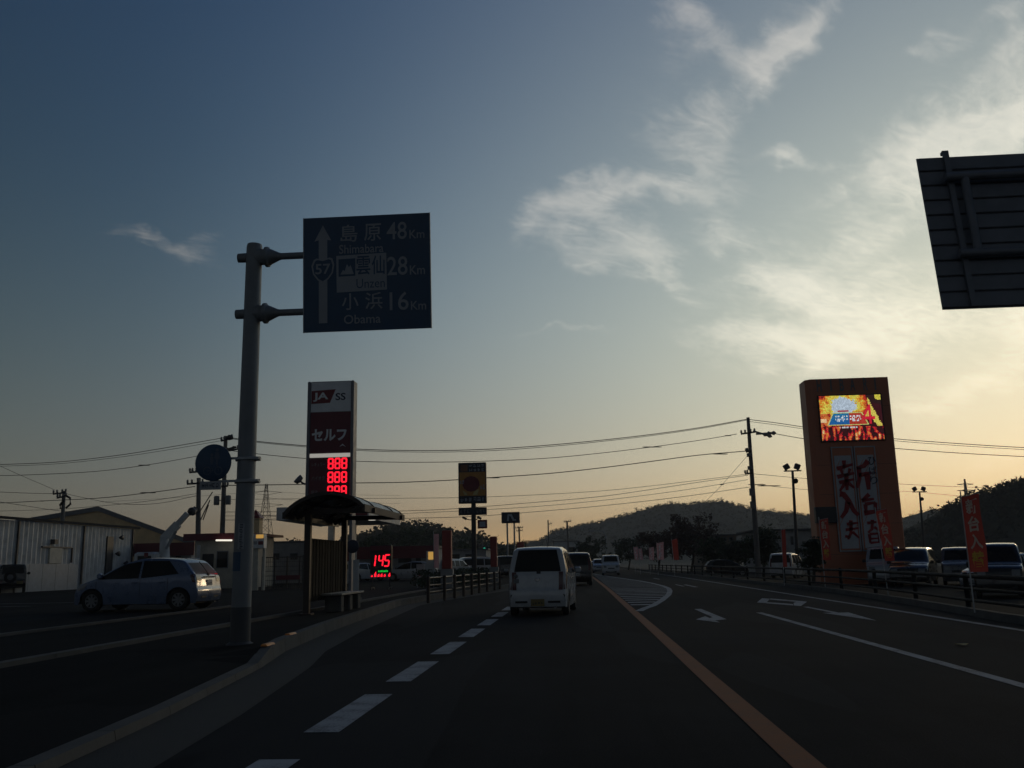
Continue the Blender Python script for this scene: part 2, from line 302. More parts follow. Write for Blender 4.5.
def tag(o, label, cat, group=None, kind=None):
    o['label'] = label; o['category'] = cat
    if group: o['group'] = group
    if kind: o['kind'] = kind
    return o
def thing(name, label, cat, loc, rotz=0., group=None):
    o = bpy.data.objects.new(name, None); C.objects.link(o); o.empty_display_size = .2
    o.location = loc; o.rotation_euler = (0, 0, rotz)
    WM[o.name] = Matrix.Translation(Vector(loc)) @ Matrix.Rotation(rotz, 4, 'Z')
    return tag(o, label, cat, group)
def struct(o): o['kind'] = 'structure'; return o
def lerp_pts(P, t):
    if t <= P[0][0]: return P[0][1]
    for (a, x), (b, y) in zip(P, P[1:]):
        if t <= b: return x + (y - x) * (t - a) / (b - a)
    return P[-1][1]
X3, Y3, Z3 = Vector((1, 0, 0)), Vector((0, 1, 0)), Vector((0, 0, 1))

# ------------------------------------------------------------------ the ground: level, the lot at right a little lower
GP = [(-6000, 0.), (11.0, 0.), (11.8, -.18), (6000, -.18)]
def gz(x): return lerp_pts(GP, x)
KERB = [(-12, -2.4), (6.08, -3.43), (8.15, -3.63), (11.9, -4.12), (14.1, -4.53), (18.3, -4.97), (29.6, -5.77), (33.5, -5.5), (45.5, -3.95), (51, -3.55), (65, -3.4), (400, -3.4)]   # (Y, X) of the left kerb's toe
KH = [(-12, .075), (11.8, .075), (12.8, .20), (14, .20), (400, .20)]      # its height: lowered for the driveway, then full
RK = [(-12, 7.55), (9, 7.65), (17.9, 7.88), (25.4, 8.6), (34, 9.15), (61, 9.0), (130, 8.7), (400, 8.4)]
YS = [-12, -6, 0, 3, 4.5, 6.08, 7, 8.15, 9.5, 10.8, 11.3, 11.8, 12.3, 12.8, 13.4, 14.1, 16, 18.3, 21, 25.4, 29.6, 31.5, 33.5, 37, 41, 45.5, 48, 51, 57, 65, 80, 100, 130, 170, 220, 300, 400]
mb = MB(); xs = [-1500, -300, -52, -30, -8, 0, 11.0, 11.8, 40, 300, 1500]; ys = [-300, 0, 60, 400, 1600]
mb.grid([[(x, y, gz(x) - .03) for x in xs] for y in ys], 0, False); struct(mb.build('ground', 'soil'))
mb = MB(); mb.grid([[(lerp_pts(KERB, y) - .02 + (lerp_pts(RK, y) + .02 - lerp_pts(KERB, y) + .02) * k / 8., y, gz(lerp_pts(KERB, y) - .02 + (lerp_pts(RK, y) - lerp_pts(KERB, y) + .04) * k / 8.)) for k in range(9)] for y in YS], 0, False)
struct(mb.build('road', 'asphalt'))
mb = MB(); mb.grid([[(lerp_pts(KERB, y) + .0, y, gz(lerp_pts(KERB, y)) + .004), (lerp_pts(KERB, y) + .64, y, gz(lerp_pts(KERB, y) + .64) + .004)] for y in YS if y < 90], 0, False)
struct(mb.build('gutter', 'gutter'))
mb = MB()                                             # left kerb, laid as blocks with open joints
y = -11.
while y < 120:
    L = 1.2 if y < 50 else 6.
    a, b = y + .006, y + L - .006
    def kp(t, side, top):
        x = lerp_pts(KERB, t); h = lerp_pts(KH, t)
        xx = x + (0 if side else -.17) - (.025 if side and top else 0)
        return Vector((xx, t, gz(x) + (h if top else -.05)))
    P = [kp(a, 1, 0), kp(a, 1, 1), kp(a, 0, 1), kp(a, 0, 0)]; Q = [kp(b, 1, 0), kp(b, 1, 1), kp(b, 0, 1), kp(b, 0, 0)]
    for i in range(4): mb.face([P[i], Q[i], Q[(i + 1) % 4], P[(i + 1) % 4]])
    mb.face(P); mb.face(Q[::-1]); y += L
struct(mb.build('kerb', 'concrete'))
def walk_z(x, y): return gz(x) + .15
def lz(x): return .15
mb = MB(); mb.grid([[(-6.93, y, walk_z(-6.93, y)), (lerp_pts(KERB, y) - .8, y, gz(lerp_pts(KERB, y) - .8) + (.15 if y > 13 else .12)), (lerp_pts(KERB, y) - .16, y, gz(lerp_pts(KERB, y) - .16) + lerp_pts(KH, y) - .012)] for y in YS], 0, False)
struct(mb.build('sidewalk', 'walk'))
mb = MB(); mb.grid([[(x, y, lz(x)) for x in (-52, -40, -30, -20, -15, -10.5, -7.1)] for y in (-12, 10, 20, 30, 45, 60, 90, 130)], 0, False); struct(mb.build('parking_lot', 'lot'))
mb = MB()
for x, w, y0, y1, h in ((-7.02, .16, -12, 62, .19), (-10.5, .14, 9, 29, .18)):
    yy = y0
    while yy < y1:
        mb.box((x, yy + 1, gz(x) + h / 2 + .02), (w, 1.985, h), 0); yy += 2.0
struct(mb.build('boundary_kerb', 'concrete'))
mb = MB()
for k in range(7):                                    # bay lines of the lot
    mb.face([(-24.0, 16.5 + 2.9 * k, lz(-24) + .006), (-19.0, 16.5 + 2.9 * k, lz(-19) + .006), (-19.0, 16.62 + 2.9 * k, lz(-19) + .006), (-24.0, 16.62 + 2.9 * k, lz(-24) + .006)])
struct(mb.build('bay_lines', 'wpaint'))
mb = MB()
for y0, y1 in zip(YS, YS[1:]):                        # right kerb and walk
    a, b = lerp_pts(RK, y0), lerp_pts(RK, y1)
    P = [Vector((a, y0, gz(a) - .05)), Vector((a + .02, y0, gz(a) + .15)), Vector((a + .17, y0, gz(a) + .15))]; Q = [Vector((b, y1, gz(b) - .05)), Vector((b + .02, y1, gz(b) + .15)), Vector((b + .17, y1, gz(b) + .15))]
    mb.face([P[0], P[1], Q[1], Q[0]]); mb.face([P[1], P[2], Q[2], Q[1]])
struct(mb.build('kerb_right', 'concrete'))
mb = MB(); mb.grid([[(lerp_pts(RK, y) + .168, y, gz(lerp_pts(RK, y)) + .142), (lerp_pts(RK, y) + 1.6, y, gz(0) + .12), (lerp_pts(RK, y) + 2.6, y, -.19)] for y in YS], 0, False); struct(mb.build('sidewalk_right', 'walk'))
mb = MB(); mb.grid([[(x, y, -.165) for x in (10.6, 20, 90)] for y in (-10, 20, 60, 130)], 0, False); struct(mb.build('parking_lot_right', 'lot'))

# road markings: sheets of paint 4 mm above the asphalt
PZ = .005
def rz(x): return gz(x) + PZ
def strip(mb, pts, w):                                # a painted line along (x, y) points
    pts = [Vector((p[0], p[1], 0)) for p in pts]; rows = []
    for i, p in enumerate(pts):
        d = (pts[min(i + 1, len(pts) - 1)] - pts[max(i - 1, 0)]).normalized(); n = Vector((d.y, -d.x, 0)) * w / 2
        rows.append([(p.x - n.x, p.y - n.y, rz(p.x - n.x)), (p.x + n.x, p.y + n.y, rz(p.x + n.x))])
    mb.grid(rows, 0, False)
def flat(mb, poly): mb.face([(x, y, rz(x)) for x, y in poly])
mb = MB(); strip(mb, [(1.355, y) for y in (-8, 0, 10, 20, 30, 44)] + [(1.32, 54), (1.24, 70), (1.1, 92), (.85, 120), (.5, 165), (.1, 240)], .20); struct(mb.build('centre_line', 'opaint'))
mb = MB(); y = 1.15
while y < 50:
    flat(mb, [(-2.17, y), (-1.89, y), (-1.89, y + 2.07), (-2.17, y + 2.07)]); y += 3.06
struct(mb.build('bus_bay_dashes', 'wpaint'))
mb = MB(); strip(mb, [(-2.1, 50), (-2.1, 80), (-2.2, 140), (-2.6, 220)], .15); strip(mb, [(4.23, y) for y in (-8, 0, 8, 14, 22.5)], .15)
strip(mb, [(7.15, -8), (7.2, 8), (7.29, 16), (7.38, 24), (7.48, 35.4), (7.65, 54), (7.82, 72), (7.75, 130)], .15); struct(mb.build('lane_lines', 'wpaint'))
hb = [(1.5, 24.1), (1.78, 25.6), (2.06, 26.8), (2.6, 30.1), (3.3, 35.0), (3.8, 39.5), (4.13, 43.5), (4.24, 47.5), (4.2, 54), (3.96, 61), (3.4, 70), (2.5, 85), (1.9, 96), (1.5, 104)]
mb = MB(); strip(mb, hb, .22)
def hx(y): return lerp_pts([(p[1], p[0]) for p in hb], y)
y = 25.6
while y < 98:
    a = hx(y) - .12
    if a > 1.75: flat(mb, [(1.49, y), (a, y), (hx(y + .6) - .12, y + .6), (1.49, y + .6)])
    y += 1.68 if y < 43 else 2.4
struct(mb.build('chevron_hatching', 'wpaint'))
mb = MB()                                             # arrows painted for the oncoming lanes
flat(mb, [(3.15, 24.6), (2.97, 24.6), (2.93, 21.0), (3.11, 20.2)]); flat(mb, [(2.93, 21.0), (3.11, 20.2), (2.82, 19.9), (2.82, 20.7)]); flat(mb, [(2.82, 19.2), (2.82, 21.4), (2.47, 20.3)])
flat(mb, [(5.93, 24.8), (5.79, 24.8), (5.79, 21.95), (5.93, 21.95)]); flat(mb, [(5.57, 21.95), (6.15, 21.95), (5.86, 19.0)])
def gp(px, py): d = ray(px, py); t = -CAMH / d.z; return (d.x * t, d.y * t)
flat(mb, [gp(757, 602.6), gp(762, 598.4), gp(770, 598.9), gp(766, 603.2)]); flat(mb, [gp(766.2, 602.2), gp(793, 604.2), gp(793.5, 605.6), gp(766, 603.4)]); flat(mb, [gp(770.3, 598.6), gp(799, 601.0), gp(797, 602.0), gp(769.8, 599.7)]); flat(mb, [gp(793.6, 603), gp(799.3, 601), gp(807, 601.8), gp(801, 606.2), gp(794, 605.6)])
flat(mb, [(5.45, 44.5), (5.63, 44.5), (5.63, 49.3), (5.45, 49.3)]); flat(mb, [(5.07, 46.2), (5.19, 46.2), (5.19, 50), (5.07, 50)])
flat(mb, [(5.5, 65), (5.65, 65), (5.65, 70), (5.5, 70)]); struct(mb.build('lane_arrows', 'wpaint'))

# ------------------------------------------------------------------ hills
def hill(name, ridge, Y, front, back, cell, bump, fmat='forest', ntree=1500, tsz=4.):
    R = sorted((A(px, py, Y).x, A(px, py, Y).z) for px, py in ridge)
    x0, x1 = R[0][0], R[-1][0]; nx = max(20, int((x1 - x0) / cell)); ny = 46
    rows = []
    for j in range(ny + 1):
        v = j / ny; y = Y - front + (front + back) * v; q = (y - Y) / (front if y < Y else back); prof = (math.cos(math.pi * q) + 1) / 2
        row = []
        for i in range(nx + 1):
            x = x0 + (x1 - x0) * i / nx; h = lerp_pts(R, x)
            p = Vector((x / 26., y / 26., 0)); b = noise.noise(p) * .4 + noise.noise(p * 2.3) * .4 + abs(noise.noise(p * 4.1)) * .55 + abs(noise.noise(p * 9.3)) * .7 + abs(noise.noise(p * 17.)) * .4
            row.append((x + noise.noise(p * 3) * cell * .4, y, h * prof + b * bump * min(1, prof * 5) - 1.5))
        rows.append(row)
    mb = MB(); mb.grid(rows, 0, True); struct(mb.build(name, fmat))
    rr = random.Random(len(name)); mb = MB(); jr = int(ny * front / (front + back))      # the tree tops along the crest
    for k in range(ntree):
        i = rr.random() * nx; j = jr + rr.uniform(-16, 3) if fmat == 'forest' else jr + rr.uniform(-9, 3); p = Vector(rows[int(max(0, min(ny, j)))][int(i)]) + Vector((rr.uniform(-1, 1) * cell, 0, 0)); h_ = tsz * rr.uniform(.5, 1.3)
        for q in range(9):
            c = p + Vector((rr.gauss(0, .35), rr.gauss(0, .35), rr.uniform(.1, .9))) * h_; u = Vector((rr.uniform(-1, 1), rr.uniform(-1, 1), rr.uniform(-1, 1))).normalized(); v = u.orthogonal().normalized(); l = h_ * rr.uniform(.15, .32)
            mb.face([c - u * l, c + v * l * .7, c + u * l, c - v * l * .7])
    o = mb.build('woodland', fmat); o['kind'] = 'stuff'; return o
hill('hills', [(380, 556), (430, 553), (470, 549), (510, 547), (530, 545), (545, 541), (552, 534), (575, 528), (600, 523), (625, 517), (643, 511), (655, 508), (665, 505), (680, 507), (695, 504), (712, 503), (722, 506), (735, 510), (746, 514), (757, 513), (775, 515), (790, 517), (810, 518), (840, 521), (870, 522), (895, 520), (910, 517), (925, 512), (940, 509), (965, 514), (1000, 532)], 900, 420, 300, 3.2, 3.5, 'forest', 6500, 2.3)
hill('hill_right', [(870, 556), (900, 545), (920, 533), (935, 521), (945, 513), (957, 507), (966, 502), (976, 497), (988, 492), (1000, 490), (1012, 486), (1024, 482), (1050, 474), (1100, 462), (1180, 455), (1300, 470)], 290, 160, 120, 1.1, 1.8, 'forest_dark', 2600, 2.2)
hill('hill_left', [(225, 572), (245, 560), (268, 556), (300, 553), (360, 546), (395, 533), (410, 528), (425, 527), (437, 529), (447, 533), (457, 538), (467, 537), (476, 537), (488, 544), (500, 549), (530, 556)], 330, 140, 120, 1.6, 2.0, 'forest', 1500, 2.6)

# ------------------------------------------------------------------ the blue guide sign over the bus bay
P0 = Vector((-5.07, 13.66, 0)); P0.z = gz(P0.x) + .15
SY = 13.48                                            # its plane across the road
def on(px, py, Y=SY): return A(px, py, Y)
t = thing('guide_sign', 'blue distance sign with route arrow on a tall grey kerbside pole', 'road sign', P0)
ptop = on(248, 241).z
mb = MB(); mb.tube([P0 - Z3 * .1, P0 + Z3 * 1.3, P0 + Z3 * 3.2, (P0.x, P0.y, ptop - .05), (P0.x, P0.y, ptop)], [.145, .143, .138, .125, .115], 0, 20); mb.build('pole', 'pole', t)
mb = MB(); mb.lathe(P0, Z3, [(0, .20), (.02, .20), (.03, .17), (.05, .152), (.052, .14)], 0, 24); mb.build('base_flange', 'roofdark', t)
# panel, leaning a little forward towards the traffic
c00, c10, c01, c11 = on(303, 333), on(431, 327.5), on(303.3, 219, SY - .15), on(430.5, 212, SY - .15)
L0, R0, B0, T0 = (c00.x + c01.x) / 2, (c10.x + c11.x) / 2, (c00.z + c10.z) / 2, (c01.z + c11.z) / 2
PWd = R0 - L0; PV = Vector((0, -.15, T0 - B0)); PHt = PV.length; PV.normalize(); PN = X3.cross(PV); PR = Matrix((X3, -PN, PV)).transposed(); PO = Vector((L0, SY, B0))   # PN points at the camera
def pp_(u, z, n): return PO + X3 * (u * PWd) + PV * (z * PHt) + PN * n
mb = MB(); mb.box(pp_(.5, .5, -.015), (PWd, .03, PHt), 0, PR)
panel = mb.build('sign_panel', 'signblue', t)
mb = MB()
for zz in (.08, .35, .65, .92): mb.box(pp_(.5, zz, -.05), (PWd * .98, .035, .06), 0, PR)
for e in (.003, .997): mb.box(pp_(e, .5, -.015), (.014, .04, PHt + .004), 0, PR)
mb.build('panel_rib', 'alu', panel)
def uv(u, v, k=.004): return pp_(u, 1 - v, k)
def ptext(mb, body, u0, u1, v0, v1, m=0, bold=.006, k=.004): mb.text(body, uv(u0, v1, k), X3, PV, (u1 - u0) * PWd, (v1 - v0) * PHt, m, bold)
mb = MB()
ptext(mb, '島', .297, .43, .075, .225); ptext(mb, '原', .483, .616, .075, .225); ptext(mb, '48', .66, .818, .07, .222); ptext(mb, 'Km', .838, .955, .145, .22)
ptext(mb, 'Shimabara', .285, .634, .25, .328); ptext(mb, '28', .662, .82, .372, .535); ptext(mb, 'Km', .838, .955, .455, .535)
ptext(mb, '小', .305, .435, .675, .82); ptext(mb, '浜', .488, .622, .675, .82); ptext(mb, '16', .678, .825, .68, .838); ptext(mb, 'Km', .843, .96, .765, .84); ptext(mb, 'Obama', .32, .607, .862, .94)
mb.build('lettering', 'signwhite', panel)
mb = MB()
def poly(pts, m=0, k=.004): mb.face([uv(u, v, k) for u, v in pts][::-1], m)
poly([(.157, .07), (.222, .205), (.191, .2), (.191, .925), (.124, .925), (.124, .2), (.09, .21)], 0, .0025)
mb.build('route_arrow', 'signwhite', panel)
mb = MB()
sh = [(.085, .372), (.105, .36), (.157, .372), (.21, .355), (.232, .365), (.246, .42), (.236, .49), (.20, .545), (.157, .578), (.115, .552), (.078, .497), (.066, .425)]
poly(sh, 0, .004); poly([(.157 + (u - .157) * .86, .462 + (v - .462) * .86) for u, v in sh], 1, .0065); ptext(mb, '57', .098, .216, .41, .50, 0, .012, .009)
mb.build('route_shield', ['signwhite', 'signblue'], panel)
mb = MB(); poly([(.262, .345), (.655, .335), (.658, .655), (.265, .665)]); mb.mi[-1] = 0
poly([(.28, .375), (.412, .372), (.412, .525), (.28, .528)], 1, .0065); poly([(.295, .51), (.315, .47), (.33, .48), (.347, .42), (.362, .45), (.375, .43), (.40, .51)], 0, .009)
ptext(mb, '雲', .42, .53, .355, .52, 1, .012, .0065); ptext(mb, '仙', .54, .642, .355, .52, 1, .012, .0065); ptext(mb, 'Unzen', .42, .642, .555, .635, 1, .0, .0065)
mb.build('resort_plate', ['signwhite', 'signblue'], panel)
# the two arms with their flanged couplings
for py0, py1, pl in ((255, 251, 235), (311.5, 308.5, 232.5)):
    a, b = on(pl, py0), on(303, py1); z = (a.z + b.z) / 2; yc = P0.y
    mb = MB(); mb.tube([(a.x, yc, z), (b.x + .15, yc, z)], .055, 0, 14); mb.tube([(b.x - .05, yc, z), (b.x + PWd * .9, yc, z)], .045, 0, 12); arm = mb.build('arm', 'pole', t)
    xf = on(266, 300).x
    mb = MB(); mb.lathe((P0.x, yc, z), X3, [(-.02, .10), (.02, .125), (.06, .13), (.19, .13), (.195, .165), (.24, .165), (.245, .145), (.27, .13), (.42, .062), (.44, .058)], 0, 18); mb.lathe((P0.x, yc, z), X3, [(-.26, .001), (-.26, .075), (-.10, .08)], 0, 14); mb.build('coupling', 'pole', arm)
# round shared-path sign, its plate, the sticker and the wrap
YR = 13.46; cR = on(213, 462.5, YR); rR = (on(231, 462, YR) - on(195, 462, YR)).length / 2
mb = MB(); mb.lathe(cR, Y3, [(0, .001), (0, rR - .012), (.006, rR), (.02, rR), (.022, rR - .02), (.022, .001)], 0, 40); disc = mb.build('round_sign', 'signblue', t)
mb = MB(); o = cR - Y3 * .004
def pic(pts, m=0): mb.face([o + X3 * (x * rR) + Z3 * (y * rR) for x, y in pts], m)
def circ(x, y, r, n=14): pic([(x + r * math.cos(2 * math.pi * k / n), y + r * math.sin(2 * math.pi * k / n)) for k in range(n)])
circ(.22, .68, .1); pic([(.12, .55), (.32, .55), (.36, .2), (.30, .2), (.27, -.12), (.19, -.12), (.17, .2), (.06, .22)]); circ(-.08, .42, .08); pic([(-.16, .32), (0, .32), (.02, .08), (-.02, -.12), (-.12, -.12), (-.16, .08)])
for cxx in (-.3, .32):
    for k in range(18):
        a0, a1 = 2 * math.pi * k / 18, 2 * math.pi * (k + 1) / 18
        pic([(cxx + .23 * math.cos(a0), -.45 + .23 * math.sin(a0)), (cxx + .23 * math.cos(a1), -.45 + .23 * math.sin(a1)), (cxx + .18 * math.cos(a1), -.45 + .18 * math.sin(a1)), (cxx + .18 * math.cos(a0), -.45 + .18 * math.sin(a0))])
pic([(-.3, -.47), (.02, -.47), (.02, -.42), (-.3, -.42)]); pic([(.02, -.47), (.06, -.47), (-.1, -.18), (-.14, -.18)]); pic([(.32, -.45), (.36, -.45), (.25, -.14), (.2, -.14)])
mb.build('pictogram', 'picto', disc)
a, b = on(199.5, 490, YR), on(221, 481, YR)
mb = MB(); mb.box(((a.x + b.x) / 2, YR + .01, (a.z + b.z) / 2), (b.x - a.x, .02, b.z - a.z), 0); pl = mb.build('supplementary_plate', 'alu', t)
mb = MB(); mb.scribble((a.x + .03, YR - .004, a.z + .025), X3, Z3, b.x - a.x - .06, b.z - a.z - .05, 5, 0, 3); mb.build('lettering', 'signnavy', pl)
for py in (458.5, 481):
    z = on(240, py, 13.56).z; mb = MB(); mb.box((cR.x + .32, P0.y - .14, z), (.75, .03, .035), 0); mb.tube([(P0.x - .17, P0.y, z), (P0.x + .22, P0.y, z)], .035, 0, 10); mb.lathe((P0.x, P0.y, z), Z3, [(-.03, .132), (-.03, .15), (.03, .15), (.03, .132)], 0, 20); mb.build('band_bracket', 'galv', t)
def on_pole(mb, z0, z1, a0, a1, r, m=0, n=10):
    mb.grid([[(P0.x + r * math.sin(a0 + (a1 - a0) * k / n), P0.y - r * math.cos(a0 + (a1 - a0) * k / n), z) for k in range(n + 1)] for z in (z0, z1)], m)
mb = MB(); z1, z0 = on(240, 523.5, 13.51).z, on(240, 549, 13.51).z; on_pole(mb, z0, z1, -.25, .38, .146); st = mb.build('sticker', 'alu', t)
mb = MB(); rr = random.Random(5)
for k in range(5):
    zc = z1 - (k + .5) * (z1 - z0) / 5
    for j in range(3): on_pole(mb, zc - .03 + .024 * j, zc - .03 + .024 * j + .012, -.02 - rr.uniform(0, .12), .14 + rr.uniform(0, .14), .149, 0, 4)
mb.build('lettering', 'signnavy', st)
mb = MB(); z1, z0 = on(240, 552, 13.51).z, on(240, 571, 13.51).z; on_pole(mb, z0, z1, -1.5, .1, .147, 0, 16); mb.build('blue_wrap', 'signblue', t)
mb = MB(); on_pole(mb, P0.z + .02, P0.z + .55, -3.14, 3.14, .148, 0, 28); mb.build('base_wrap', 'roofdark', t)

# ------------------------------------------------------------------ the back of the guide sign for the other direction, cut by the frame
YB = 14.0; LEAN = .34
a, b = A(918, 158, YB + LEAN), A(942, 309, YB)
Lx, Tz, Bz = (a.x + b.x) / 2, a.z, b.z; BW = 2.9; px_ = 10.6
BV = Vector((0, LEAN, Tz - Bz)); BH = BV.length; BV.normalize(); BN = X3.cross(BV); BR = Matrix((X3, -BN, BV)).transposed(); BO = Vector((Lx, YB, Bz))   # BN points at the camera
def bb_(x, z, n): return BO + X3 * x + BV * z + BN * n
t = thing('guide_sign', 'ribbed grey back of an overhead road sign against the bright sky', 'road sign', (px_, YB - .1, .1))
mb = MB(); mb.box(bb_(BW / 2, BH / 2, -.03), (BW, .02, BH), 0, BR)
n = 10
for k in range(n): mb.box(bb_(BW / 2, (k + .5) * BH / n, 0), (BW - .004, .04, BH / n - .03), 0, BR, bev=.012)
mb.build('sign_panel', 'aluframe', t)
for xx in (.44, BW - .44): mb = MB(); mb.box(bb_(xx, BH / 2 + .03, .05), (.085, .06, BH + .06), 0, BR); mb.box(bb_(xx, BH + .05, .02), (.10, .09, .05), 0, BR); mb.build('panel_post', 'aluframe', t)
for zf in (.825, .32):
    q = bb_(.32, zf * BH, .16); mb = MB(); mb.tube([q, (px_ + .25, q.y, q.z)], .068, 0, 14); mb.build('arm', 'aluframe', t)
mb = MB(); mb.tube([bb_(.62, .32 * BH, .15), bb_(.62, .825 * BH, .15)], .065, 0, 12); mb.build('frame_tube', 'aluframe', t)
mb = MB(); yq = bb_(0, .6 * BH, .16).y; mb.tube([(px_, yq, -.4), (px_, yq, 4), (px_, yq, Tz - .1)], [.15, .14, .12], 0, 18); mb.build('pole', 'pole', t)

# ------------------------------------------------------------------ bus shelter
t = thing('bus_shelter', 'dark bus shelter with arched smoked roof and slatted timber wall on the sidewalk', 'bus shelter', (-6.5, 23.8, walk_z(-6.7, 0)))
SX, Y0, Y1 = -6.56, 22.0, 25.5; sz = walk_z(SX, 0)
zl, zp, zr = A(284, 514, 21.2).z, A(328, 492, 21.2).z, A(364, 506, 21.2).z
xl, xr = A(284, 514, 21.2).x, A(364, 506, 21.2).x
prof = []
for k in range(15):
    u = k / 14; x = xl + (xr - xl) * u; z = zl + (zr - zl) * u + (zp - (zl + zr) / 2) * (1 - (2 * u - 1) ** 2) ** .8; prof.append((x, z))
RY0, RY1 = 21.2, 26.1
mb = MB(); mb.grid([[(x, yy, z) for x, z in prof] for yy in (RY0, RY1)], 0); mb.grid([[(x, yy, z - .025) for x, z in prof] for yy in (RY1, RY0)], 0); mb.build('roof', 'roofpanel', t)
for yy in (RY0 - .02, (RY0 + RY1) / 2 - 1.2, (RY0 + RY1) / 2 + 1.2, RY1 + .02):
    mb = MB()
    for (x, z), (x2, z2) in zip(prof, prof[1:]): mb.bar((x, yy, z - .03), (x2, yy, z2 - .03), .05, .09, 0)
    mb.build('roof_arch', 'brownsteel', t)
for (x, z), hh, mt in ((prof[0], .15, 'brownsteel'), (prof[-1], .17, 'fascia_board')):
    mb = MB(); mb.box((x, (RY0 + RY1) / 2, z - .04), (.06, RY1 - RY0 + .08, hh), 0); mb.build('eave_fascia', mt, t)
for k in (3, 7, 11): mb = MB(); mb.box((prof[k][0], (RY0 + RY1) / 2, prof[k][1] - .07), (.04, RY1 - RY0, .05), 0); mb.build('purlin', 'brownsteel', t)
for yy in (Y0, Y1):
    mb = MB(); zt = zl + .12; mb.box((SX, yy, (sz + zt) / 2), (.15, .15, zt - sz), 0, bev=.012); mb.box((SX, yy, sz + .02), (.3, .3, .03), 0); pst = mb.build('post', 'brownsteel', t)
    mb = MB(); mb.bar((SX, yy, zt - .02), (xr + .1, yy, zr - .06), .09, .12, 0); mb.bar((SX, yy, zt - .02), (xl + .05, yy, zl - .04), .09, .12, 0); mb.build('bracket', 'brownsteel', pst)
n = 12
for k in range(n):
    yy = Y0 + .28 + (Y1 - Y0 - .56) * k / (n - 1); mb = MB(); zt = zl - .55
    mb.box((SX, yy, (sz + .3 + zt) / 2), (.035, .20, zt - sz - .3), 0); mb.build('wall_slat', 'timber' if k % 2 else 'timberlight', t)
for z in (sz + .5, sz + 1.25, zl - .7):
    mb = MB(); mb.box((SX - .05, (Y0 + Y1) / 2, z), (.06, Y1 - Y0, .08), 0); mb.build('wall_rail', 'brownsteel', t)
# the bench beside its wall
bx, by0, by1 = -6.2, 22.9, 25.3; bz = walk_z(bx, 0)
t = thing('bench', 'plank bench on three pale concrete blocks under the bus shelter roof', 'bench', (bx, 24.1, bz))
for k in range(2): mb = MB(); mb.box((bx - .14 + .28 * k, (by0 + by1) / 2, bz + .44), (.26, by1 - by0, .05), 0, bev=.01); mb.build('seat_plank', 'bench', t)
for yy in (23.2, 24.1, 25.0):
    mb = MB(); mb.box((bx, yy, bz + .2), (.42, .32, .42), 0, bev=.03); mb.build('support', 'concrete', t)
# bus stop pole sign
bp = A(352.5, 546.5, 31.0)
t = thing('bus_stop_sign', 'bus stop post with a dark round disc and tall white timetable by the bench', 'bus stop', (bp.x, 31, walk_z(bp.x, 0)))
gb = walk_z(bp.x, 0)
mb = MB(); mb.tube([(bp.x + .12, 31.03, gb), (bp.x + .12, 31.03, bp.z + .2)], .025, 0, 10); mb.build('post', 'galv', t)
mb = MB(); mb.lathe((bp.x, 30.99, bp.z), Y3, [(0, .001), (0, .21), (.01, .225), (.03, .225), (.03, .001)], 0, 28); d_ = mb.build('disc', 'signnavy', t)
mb = MB(); mb.box((bp.x + .14, 30.98, gb + .75), (.2, .02, 1.2), 0); mb.build('timetable', 'dirtywhite', t)
mb = MB(); mb.lathe((bp.x + .12, 31.03, gb), Z3, [(0, .22), (.08, .22), (.12, .1), (.13, .03)], 0, 16); mb.build('base_weight', 'concrete', t)

# ------------------------------------------------------------------ small kerb things
for k, (px, py, lab) in enumerate(((268, 652, 'orange marker on the first raised kerb block beside the lowered kerb'), (291, 639.5, 'orange marker on the kerb farther along, towards the bus shelter'))):
    d = ray(px, py); yy = (12.98, 14.95)[k]; x = lerp_pts(KERB, yy) - .09; z = gz(x) + .20
    mb = MB(); mb.prism([(-.05, 0), (.05, 0), (.03, .028), (-.03, .028)], (x, yy - .17, z - .004), X3, Z3, .34); tag(mb.build('kerb_marker', 'marker', None, (x, yy, z)), lab, 'marker', 'orange kerb markers')
mb = MB(); q = Vector((5.31, 13.56, .012))
mb.grid([[q + Vector((.18 * (u - .5), .11 * math.sin(math.pi * u) * (v - .5) * 2, .03 * abs(u - .5) + .02 * abs(v - .5))) for u in (0, .2, .4, .6, .8, 1)] for v in (0, .5, 1)], 0); tag(mb.build('fallen_leaf', 'leaf_y', None, q), 'dry yellow leaf lying alone on the dark lane at right', 'leaf')

# ------------------------------------------------------------------ guard rails
def guardrail(label, path, posts_y, h, rails, r, zf, mt):
    pts = [Vector((lerp_pts(path, y), y, 0)) for y in posts_y]
    t = thing('guardrail', label, 'guardrail', (pts[0].x, pts[0].y, zf(pts[0].x)), group='roadside guardrails')
    for p in pts: mb = MB(); b = zf(p.x); mb.tube([(p.x, p.y, b - .1), (p.x, p.y, b + h + .03)], .057, 0, 10); mb.lathe((p.x, p.y, b + h + .03), Z3, [(0, .058), (.02, .045), (.03, .001)], 0, 10); mb.build('post', mt, t)
    for k, z in enumerate(rails): mb = MB(); mb.tube([(p.x - .075, p.y, zf(p.x) + z) for p in pts], r[k], 0, 10); mb.build('rail', mt, t)
guardrail('low brown pipe guardrail of three rails curving along the left kerb past the bus stop', [(28, -5.3), (30.2, -4.95), (31.8, -4.7), (39.6, -4.3), (43.8, -3.95), (50, -3.72), (65, -3.62)], [30.2 + 1.9 * k for k in range(9)], .72, (.70, .46, .24), (.036, .026, .026), lambda x: .15, 'brownsteel')
guardrail('long dark pipe guardrail of three rails between the right lane and the parked cars', [(6, 7.8), (17.9, 8.12), (20.8, 8.38), (25.4, 8.88), (29.9, 9.25), (34, 9.45), (61, 9.3), (130, 9.0)], [7.3 + 4.5 * k for k in range(26)], .68, (.66, .40, .16), (.045, .032, .032), lambda x: .14, 'railsteel')

